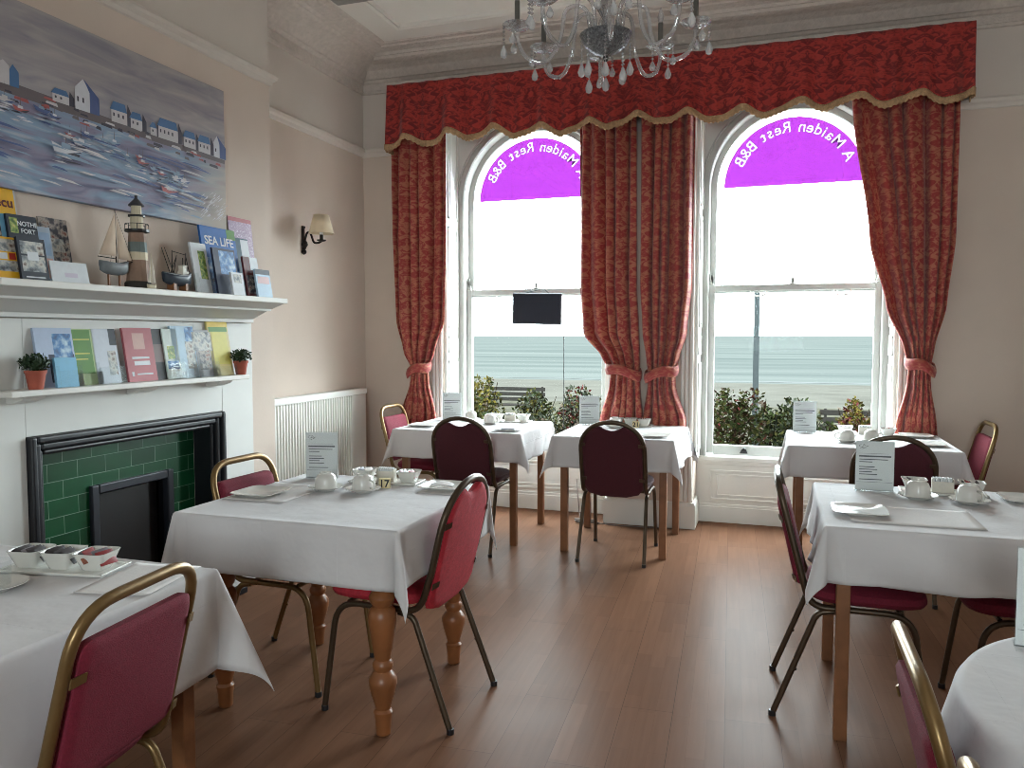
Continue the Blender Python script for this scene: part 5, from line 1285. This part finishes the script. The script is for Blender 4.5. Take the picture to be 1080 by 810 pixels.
# ------------------------------------------------------------------ leaflets
def leaflet(px0, px1, py_base, py_top, xb, zb, label, art, group, lean=9, thick=0.012, text=None, holder=None, yaw=0, name='leaflet', hcol=None):
    """a stack of leaflets leaning back: art is a list of (u0, v0, u1, v1, material) panels on its face"""
    pb0 = at_x(px0, py_base, xb); pb1 = at_x(px1, py_base, xb); pt_ = at_x((px0 + px1) / 2, py_top, xb - 0.02)
    y0, y1 = pb0.y, pb1.y; w = y1 - y0; h = (pt_.z - zb) / math.cos(R_(lean))
    o = (xb, (y0 + y1) / 2, zb + 0.0005); t = thing(name, label, 'leaflet', o, R_(yaw), group)
    M = Matrix.Rotation(-R_(lean), 4, 'Y') @ Matrix.Translation((0, 0, thick * math.sin(R_(lean)) * 0.0))
    mats = []; ix = {}
    def mi(mt):
        if mt.name not in ix: ix[mt.name] = len(mats); mats.append(mt)
        return ix[mt.name]
    m = MB(); m.box(-thick, -w / 2, 0, 0, w / 2, h, mi(art[0][4]), M)
    for k, (u0, v0, u1, v1, mt) in enumerate(art[1:]):
        e = 0.0002 + 0.00012 * k; vs = [M @ Vector((e, -w / 2 + w * u, h * v)) for (u, v) in ((u0, v0), (u1, v0), (u1, v1), (u0, v1))]; m.add(vs, [(0, 1, 2, 3)], mi(mt))
    m.build('printed_cover', mats, t)
    if text:
        for (s, u, v, sz, mt) in text:
            m = MB(); q = M @ Vector((0.0012, -w / 2 + w * u, h * v)); text_mb(m, s, sz * w, q, (0, 1, 0), M.to_3x3() @ Vector((0, 0, 1)), depth=0.0003, font_bold=True)
            m.build('lettering', mt, t)
    if holder:
        m = MB(); hh = h * holder; d = 0.022
        m.box(d, -w / 2 - 0.003, 0.0, d + 0.002, w / 2 + 0.003, hh, 0, M); m.box(-thick - 0.002, -w / 2 - 0.004, 0, d + 0.002, -w / 2 - 0.002, hh * 1.3, 0, M); m.box(-thick - 0.002, w / 2 + 0.002, 0, d + 0.002, w / 2 + 0.004, hh * 1.3, 0, M); m.box(-thick - 0.002, -w / 2 - 0.003, 0.0, d + 0.002, w / 2 + 0.003, 0.002, 0, Matrix.Translation((0, 0, 0.0)) @ M)
        m.build('clear_holder', hcol or ACRYL, t)
    return t


PHOTO1 = busy('print_street_photo', [(40, 44, 52), (130, 136, 140), (200, 198, 190), (96, 70, 60)], 32)
PHOTO2 = busy('print_sea_photo', [(20, 40, 80), (60, 120, 180), (190, 214, 226)], 28)
PHOTO3 = busy('print_night_photo', [(18, 18, 26), (60, 56, 66), (170, 160, 150), (120, 60, 50)], 38)
PHOTO4 = busy('print_garden_photo', [(40, 70, 36), (120, 150, 70), (210, 200, 120)], 60)
PHOTO5 = busy('print_pink_text', [(206, 186, 206), (150, 120, 150), (222, 210, 222)], 120)
YEL = flat(226, 172, 28); DKB = flat(26, 32, 46); WHT = flat(208, 212, 216); BLU = flat(14, 92, 166); LBL = flat(120, 180, 212); GRN = flat(82, 132, 48); PNK = flat(172, 92, 98); NVY = flat(22, 30, 62); YLG = flat(206, 196, 92); GRY = flat(150, 150, 154); TEAL = flat(16, 66, 84); RED = flat(176, 50, 40); MAR = flat(92, 30, 30)
ZMT, ZLS = 1.625, 1.21; XF = XC + 0.19; XB = XC + 0.07
GL1, GL2 = 'tourist leaflets on the mantel', 'tourist leaflets on the narrow shelf'
lf = leaflet
lf(-26, 28, 292, 196, XC + 0.075, ZMT, 'yellow leaflet lettered ecu at the far left of the mantel', [(0, 0, 1, 1, YEL), (.08, .25, .5, .28, RED), (.08, .32, .6, .34, RED), (.82, .22, .96, .48, DKB)], GL1, text=[('ecu', .78, .80, .26, MAR)])
lf(6, 26, 290, 178, XC + 0.05, ZMT, 'small white card with red print poking up behind the yellow leaflet', [(0, 0, 1, 1, WHT), (.1, .74, .9, .78, RED), (.1, .82, .9, .86, MAR), (.1, .9, .9, .94, MAR)], GL1, thick=0.004, lean=6)
lf(-14, 15, 291, 224, XC + 0.115, ZMT, 'light blue leaflet with a round picture, left end of the mantel', [(0, 0, 1, 1, LBL), (.1, .45, .8, .92, PHOTO3), (0, 0, 1, .2, BLU)], GL1)
lf(-6, 23, 291, 250, XC + 0.155, ZMT, 'yellow leaflet with small town photographs in front on the mantel', [(0, 0, 1, 1, YEL), (.05, .66, .95, .95, PHOTO1), (.05, .2, .95, .45, PHOTO1), (.05, .48, .6, .63, WHT), (.66, .48, .9, .63, RED)], GL1)
lf(17, 48, 293, 228, XC + 0.13, ZMT, 'dark leaflet headed NOTHE FORT on the mantel', [(0, 0, 1, 1, DKB), (.04, .38, .96, .62, PHOTO2), (.08, .72, .34, .95, PHOTO4)], GL1, text=[('NOTHE', .66, .84, .2, WHT), ('FORT', .66, .73, .2, WHT)])
lf(24, 53, 293, 252, XC + 0.175, ZMT, 'dark folded leaflet with grey photographs before the fort leaflet', [(0, 0, 1, 1, DKB), (.08, .62, .92, .92, PHOTO1), (.08, .22, .92, .58, PHOTO1), (.3, .48, .7, .68, WHT), (.15, .08, .85, .11, WHT)], GL1)
lf(46, 61, 292, 240, XC + 0.10, ZMT, 'pale blue and pink leaflet right of the fort leaflet', [(0, 0, 1, 1, flat(170, 186, 204)), (.1, .1, .9, .45, flat(206, 160, 150)), (.1, .5, .9, .9, flat(150, 176, 206))], GL1)
lf(50, 80, 292, 231, XC + 0.06, ZMT, 'dark picture postcard leaning against the wall on the mantel', [(0, 0, 1, 1, PHOTO3), (.1, .5, .8, .7, PHOTO1), (.1, .05, .9, .2, flat(140, 74, 48))], GL1, thick=0.004)
lf(56, 95, 294, 277, XC + 0.17, ZMT, 'low white card lying upright beside the model sailing boat', [(0, 0, 1, 1, WHT), (.35, .3, .7, .5, flat(200, 190, 206))], GL1, thick=0.004, lean=12)
lf(209, 225, 304, 257, XC + 0.14, ZMT, 'white leaflet with a tall narrow photograph beside the fishing boat', [(0, 0, 1, 1, WHT), (.4, .3, .85, .85, PHOTO4)], GL1, lean=10, holder=0.3)
lf(221, 257, 305, 241, XC + 0.12, ZMT, 'blue leaflet headed SEA LIFE on the mantel', [(0, 0, 1, 1, BLU), (.1, .15, .9, .55, PHOTO2), (.75, .85, 1, 1, GRN)], GL1, text=[('SEA LIFE', .5, .74, .23, WHT)])
lf(231, 254, 306, 263, XC + 0.175, ZMT, 'navy leaflet with an underwater photograph before the blue one', [(0, 0, 1, 1, NVY), (.25, .45, .95, .95, PHOTO2)], GL1)
lf(247, 259, 307, 288, XC + 0.215, ZMT, 'small white leaflet with a photograph at the front of the mantel', [(0, 0, 1, 1, WHT), (.15, .55, .85, .92, PHOTO1)], GL1)
lf(249, 273, 305, 231, XC + 0.06, ZMT, 'tall lilac printed sheet at the back right of the mantel', [(0, 0, 1, 1, PHOTO5), (0, .95, 1, 1, PNK)], GL1, thick=0.003, lean=6)
lf(254, 270, 307, 252, XC + 0.10, ZMT, 'dark teal leaflet with a white upper panel on the mantel', [(0, 0, 1, 1, TEAL), (.5, .5, 1, .98, WHT)], GL1)
lf(262, 277, 308, 272, XC + 0.16, ZMT, 'dark brown leaflet with a white corner near the mantel end', [(0, 0, 1, 1, MAR), (.45, .68, 1, 1, WHT), (.1, .1, .9, .55, PHOTO3)], GL1)
lf(273, 288, 310, 285, XC + 0.19, ZMT, 'pale blue leaflet with a dark heading, rightmost on the mantel', [(0, 0, 1, 1, flat(176, 200, 220)), (0, .82, 1, 1, DKB), (.1, .5, .9, .75, flat(206, 170, 170))], GL1)
# narrow shelf
lf(44, 84, 407, 346, XC + 0.078, ZLS, 'blue and white leaflet behind the left potted plant', [(0, 0, 1, 1, flat(176, 190, 214)), (.3, .08, .98, .55, NVY), (.45, .5, .95, .9, PHOTO2)], GL2)
lf(61, 84, 407, 377, XC + 0.108, ZLS, 'small light blue leaflets in a clear holder on the narrow shelf', [(0, 0, 1, 1, LBL)], GL2, holder=0.55, lean=7)
lf(79, 105, 405, 347, XC + 0.075, ZLS, 'green leaflet with yellow border on the narrow shelf', [(0, 0, 1, 1, flat(166, 186, 130)), (.14, .2, .9, .98, GRN), (.2, .80, .86, .82, YLG), (.2, .55, .8, .57, YLG), (.2, .45, .7, .47, YLG)], GL2, holder=0.22)
lf(104, 129, 402, 347, XC + 0.075, ZLS, 'white leaflet with a grey photograph in a clear holder', [(0, 0, 1, 1, flat(196, 202, 212)), (.55, .15, .9, .6, PHOTO1), (.7, .7, 1, 1, DKB)], GL2, holder=0.30)
lf(137, 167, 400, 346, XC + 0.085, ZLS, 'pink leaflet with white lettering on the narrow shelf', [(0, 0, 1, 1, PNK), (.3, .6, .7, .9, flat(200, 160, 150)), (.2, .42, .8, .46, WHT), (.25, .3, .8, .38, WHT), (.12, .1, .2, .18, WHT), (.3, .12, .85, .15, WHT)], GL2)
lf(166, 180, 399, 347, XC + 0.078, ZLS, 'dark leaflet with a brown photograph right of the pink one', [(0, 0, 1, 1, flat(34, 30, 32)), (.05, .35, .95, .7, flat(110, 92, 88))], GL2)
lf(178, 193, 397, 347, XC + 0.085, ZLS, 'narrow white leaflet with green and blue pictures on the shelf', [(0, 0, 1, 1, flat(196, 206, 200)), (.2, .4, .7, .66, PHOTO4), (.1, .2, .9, .36, PHOTO2)], GL2, holder=0.3)
lf(187, 211, 395, 344, XC + 0.085, ZLS, 'tall pale blue leaflet on the shelf with a blurred photograph', [(0, 0, 1, 1, flat(180, 206, 224)), (.55, .18, .95, .7, PHOTO1), (.6, .7, 1, .98, PHOTO2)], GL2, holder=0.3)
lf(206, 229, 393, 348, XC + 0.085, ZLS, 'grey photographic leaflet in a holder left of the yellow one', [(0, 0, 1, 1, GRY), (.3, .15, .85, .55, PHOTO3), (.1, .55, .95, .95, PHOTO1)], GL2, holder=0.3)
lf(226, 247, 392, 337, XC + 0.085, ZLS, 'yellow leaflet with green heading at the right of the shelf', [(0, 0, 1, 1, flat(206, 190, 120)), (.15, .2, .9, .8, YLG), (.05, .78, .95, .86, GRN), (0, .86, 1, 1, flat(220, 190, 70))], GL2, holder=0.16)


def pot(px, py, top, label):
    p = at_x(px, py, XC + 0.095); o = (XC + 0.095, p.y, ZLS + 0.0003); t = thing('potted_plant', label, 'potted plant', o, 0, 'small potted plants on the narrow shelf')
    m = MB(); m.lathe([(0, 0), (0.026, 0), (0.036, 0.062), (0.039, 0.062), (0.040, 0.074), (0.036, 0.074), (0.033, 0.062), (0, 0.060)], n=28); m.build('pot', TERRA, t, smooth='auto')
    rnd = random.Random(int(px)); m = MB()
    for k in range(520):
        d = Vector((rnd.gauss(0, 1), rnd.gauss(0, 1), rnd.gauss(0, 1))).normalized(); r = rnd.uniform(0.5, 1.0); c = Vector((d.x * 0.048 * r, d.y * 0.062 * r, 0.100 + d.z * 0.034 * r))
        e = Vector((rnd.gauss(0, 1), rnd.gauss(0, 1), rnd.gauss(0, 1) + 0.4)).normalized(); f = d.cross(e); f = f.normalized() * 0.005; L = 0.017
        m.add([c, c + e * L * .5 + f, c + e * L, c + e * L * .5 - f], [(0, 1, 2, 3)])
    for k in range(7): m.tube([(0, 0, 0.058), (rnd.uniform(-.03, .03), rnd.uniform(-.04, .04), 0.1)], 0.0015, 5)
    m.build('foliage', LEAFD, t); return t


pot(38, 409, 370, 'small green plant in terracotta pot at the left end of the narrow shelf')
p2 = pot(254, 391, 363, 'small green plant in terracotta pot at the right end of the narrow shelf')

# ------------------------------------------------------------------ model lighthouse and boats on the mantel
p = at_x(146, 300, XC + 0.13); LH = (XC + 0.13, p.y, ZMT + 0.0003)
t = thing('model_lighthouse', 'banded wooden model lighthouse with a balcony on the mantel', 'model lighthouse', LH)
TA, TG, TC = mat('tan_wood', srgb(150, 122, 104), 0.7, var=0.15), mat('grey_green_paint', srgb(112, 124, 122), 0.7, var=0.12), mat('cream_paint', srgb(214, 202, 176), 0.7)
m = MB()
for (z0, z1, r0, r1, mi) in ((0.035, 0.13, 0.050, 0.044, 0), (0.13, 0.165, 0.044, 0.042, 2), (0.165, 0.21, 0.042, 0.039, 1), (0.21, 0.245, 0.039, 0.036, 0), (0.245, 0.255, 0.036, 0.036, 0)):
    m.lathe([(r0, z0), (r1, z1)], n=12, mi=mi)
m.build('tower', [TA, TG, TC], t)
m = MB(); m.lathe([(0.058, 0), (0.058, 0.028), (0.052, 0.036), (0, 0.036)], n=12); m.build('base', mat('dark_rock_base', srgb(52, 48, 44), 0.8, var=0.3), t)
m = MB(); m.lathe([(0.04, 0.252), (0.052, 0.256), (0.052, 0.266), (0.0, 0.266)], n=16)
m.build('balcony_deck', DARK, t)
m = MB(); m.lathe([(0.0, 0.321), (0.036, 0.322), (0.036, 0.330), (0.0, 0.330)], n=12); m.build('upper_deck', DARK, t)
m = MB(); m.tube([(0.048 * math.cos(a), 0.048 * math.sin(a), 0.29) for a in [2 * PI * i / 16 for i in range(16)]], 0.0016, 6, closed=True)
for i in range(8): a = 2 * PI * i / 8; m.tube([(0.048 * math.cos(a), 0.048 * math.sin(a), 0.266), (0.048 * math.cos(a), 0.048 * math.sin(a), 0.29)], 0.0014, 5)
m.build('railing', DARK, t)
m = MB(); m.lathe([(0.027, 0.266), (0.027, 0.322)], n=12); m.lathe([(0.022, 0.330), (0.022, 0.372)], n=12); m.build('lantern_room', TC, t)
m = MB(); m.lathe([(0.034, 0.370), (0.032, 0.376), (0.008, 0.402), (0.006, 0.408), (0.008, 0.414), (0, 0.42)], n=12); m.build('roof', mat('roof_slate_grey', srgb(70, 70, 74), 0.6), t)


def hull(m, L, B, H, sheer=0.3, mi=0, n=14):
    def fn(u, v):
        x = (u - 0.5) * L; b = B * (1 - abs(2 * u - 1) ** 2.6) ** 0.8 if u > 0.5 else B * (1 - abs(2 * u - 1) ** 4) ** 0.8
        a = PI * v; return (0 + b * math.cos(a), x, H * (1 - math.sin(a) ** 0.75 * (1 - 0.35 * abs(2 * u - 1) ** 3)) + sheer * H * (2 * u - 1) ** 2 * (1 if u > 0.5 else 0.5) * abs(math.cos(a)) ** 0.5)
    m.grid(n, 10, fn, mi)


p = at_x(121, 298, XC + 0.14); o = (XC + 0.14, p.y, ZMT + 0.0003)
t = thing('model_sailboat', 'model sailing boat with cream sails left of the lighthouse', 'model boat', o)
sail = mat('cream_sailcloth', srgb(206, 186, 166), 0.9)
Mh = lambda m, dz: [v.__setitem__(2, v[2] + dz) for v in m.v]
m = MB(); hull(m, 0.155, 0.028, 0.05); Mh(m, 0.055); m.build('hull', mat('model_hull_grey', srgb(120, 126, 130), 0.5, var=0.2), t, smooth=True, solid=0.003)
m = MB(); m.grid(14, 2, lambda u, v: ((v - 0.5) * 2 * 0.026 * (1 - abs(2 * u - 1) ** 3), (u - 0.5) * 0.148, 0.099 + 0.012 * (2 * u - 1) ** 2)); m.build('deck', TA, t, solid=0.002)
m = MB(); m.tube([(0, 0.012, 0.098), (0, 0.012, 0.335)], [0.003, 0.0018], 8); m.tube([(0, 0.012, 0.125), (0, -0.085, 0.128)], 0.002, 6); m.tube([(0, 0.07, 0.11), (0, 0.105, 0.12)], 0.002, 6); m.tube([(0, 0.012, 0.33), (0, 0.105, 0.12)], 0.0008, 4); m.tube([(0.022, 0.0, 0.1), (0, 0.012, 0.25)], 0.0008, 4); m.tube([(-0.022, 0.0, 0.1), (0, 0.012, 0.25)], 0.0008, 4); m.build('mast', IRON, t)
def tri(a, b, c, bulge):
    m = MB(); a, b, c = Vector(a), Vector(b), Vector(c)
    m.grid(8, 8, lambda u, v: tuple(a * (1 - v) + (b * (1 - u) + c * u) * v + Vector((bulge * math.sin(PI * u) * v * math.sin(PI * v * 0.8), 0, 0)))); return m
tri((0.002, 0.010, 0.322), (0.002, 0.010, 0.135), (0.002, -0.083, 0.135), 0.015).build('mainsail', sail, t, smooth=True, solid=0.0012)
tri((0.002, 0.016, 0.305), (0.002, 0.022, 0.125), (0.002, 0.098, 0.122), 0.012).build('jib', sail, t, smooth=True, solid=0.0012)
m = MB(); m.box(-0.022, -0.05, 0, 0.022, 0.05, 0.008); m.box(-0.004, -0.035, 0.008, 0.004, -0.025, 0.068); m.box(-0.004, 0.025, 0.008, 0.004, 0.035, 0.068); m.build('stand', WOOD, t, bevel=0.001)

p = at_x(187, 301, XC + 0.15); o = (XC + 0.15, p.y, ZMT + 0.0003)
t = thing('model_fishing_boat', 'dark blue model fishing boat with rigging right of the lighthouse', 'model boat', o)
m = MB(); hull(m, 0.185, 0.032, 0.052, 0.35); Mh(m, 0.030); m.build('hull', mat('model_hull_navy', srgb(32, 44, 58), 0.45, var=0.2), t, smooth=True, solid=0.003)
m = MB(); m.tube([(0.0335 * (1 - abs(2 * u - 1) ** 3) ** 0.8 if u > .5 else 0.0335 * (1 - abs(2 * u - 1) ** 4) ** .8, (u - .5) * .183, 0.078 + 0.018 * (2 * u - 1) ** 2 * (1 if u > .5 else .5)) for u in [i / 14 for i in range(15)]], 0.0022, 6); m.build('rubbing_strake', flat(180, 184, 186), t)
m = MB(); m.grid(14, 2, lambda u, v: ((v - 0.5) * 2 * 0.028 * (1 - abs(2 * u - 1) ** 3), (u - 0.5) * 0.172, 0.076 + 0.014 * (2 * u - 1) ** 2)); m.build('deck', TA, t, solid=0.002)
m = MB(); m.box(-0.017, 0.02, 0.076, 0.017, 0.062, 0.100); m.box(-0.013, 0.026, 0.100, 0.013, 0.050, 0.125); m.box(-0.016, 0.022, 0.125, 0.016, 0.054, 0.129); m.build('wheelhouse', mat('model_white', srgb(214, 210, 198), 0.5), t, bevel=0.001)
m = MB()
for (a, b) in (((0, -0.03, .075), (0, -0.03, .195)), ((0.01, -0.03, .08), (.02, -0.10, .200)), ((-0.01, -0.03, .08), (-.02, -0.075, .205)), ((0, -0.02, .09), (0, 0.0, .175)), ((0, -.045, .08), (0, -.005, .16)), ((0, .056, .1), (0, .062, .19)), ((0, .04, .128), (0, .04, .165)), ((0, -.03, .19), (0, .06, .18)), ((0, .062, .17), (0, .085, .09))): m.tube([a, b], 0.0018, 5)
m.build('rigging', IRON, t)
m = MB(); m.box(-0.02, -0.045, 0, 0.02, -0.025, 0.042); m.box(-0.02, 0.035, 0, 0.02, 0.05, 0.042); m.build('stand', WOOD, t, bevel=0.001)

p = at_x(160, 300, XC + 0.2); o = (XC + 0.2, p.y, ZMT + 0.0003)
t = thing('model_yacht', 'tiny pale model yacht with shells at the foot of the lighthouse', 'model boat', o)
m = MB(); hull(m, 0.05, 0.012, 0.02); m.build('hull', TC, t, smooth=True, solid=0.002)
m = MB(); m.tube([(0, 0, 0.012), (0, 0, 0.16)], 0.0014, 6); m.build('mast', TC, t)
tri((0.001, 0.002, 0.155), (0.001, 0.002, 0.03), (0.001, 0.024, 0.03), 0.005).build('sail', mat('white_sailcloth', srgb(220, 210, 196), 0.9), t, solid=0.001)
tri((-0.001, -0.002, 0.14), (-0.001, -0.002, 0.03), (-0.001, -0.022, 0.03), 0.005).build('sail', mat('white_sailcloth', srgb(220, 210, 196), 0.9), t, solid=0.001)

# ------------------------------------------------------------------ cable on the floor by the pier
m = MB(); pts = [Vector((-1.46, 5.98, 0.30)), Vector((-1.43, 5.93, 0.06)), Vector((-1.40, 5.86, 0.006))]
for k in range(26): a = k * 0.62; pts.append(Vector((-1.33 + 0.09 * math.cos(a) - k * 0.001, 5.80 + 0.04 * math.sin(a), 0.006 + 0.0008 * k)))
pts += [Vector((-1.15, 5.78, 0.006)), Vector((-0.85, 5.80, 0.006)), Vector((-0.66, 5.83, 0.006))]
m.tube(fillet(pts, 0.03, 3), 0.004, 6)
o = m.build('electric_cable', mat('grey_cable', srgb(110, 100, 94), 0.5), None, org=(-1.2, 5.8, 0), smooth=True); tag(o, 'thin electric cable coiled on the floor beside the pier between the windows', 'cable')
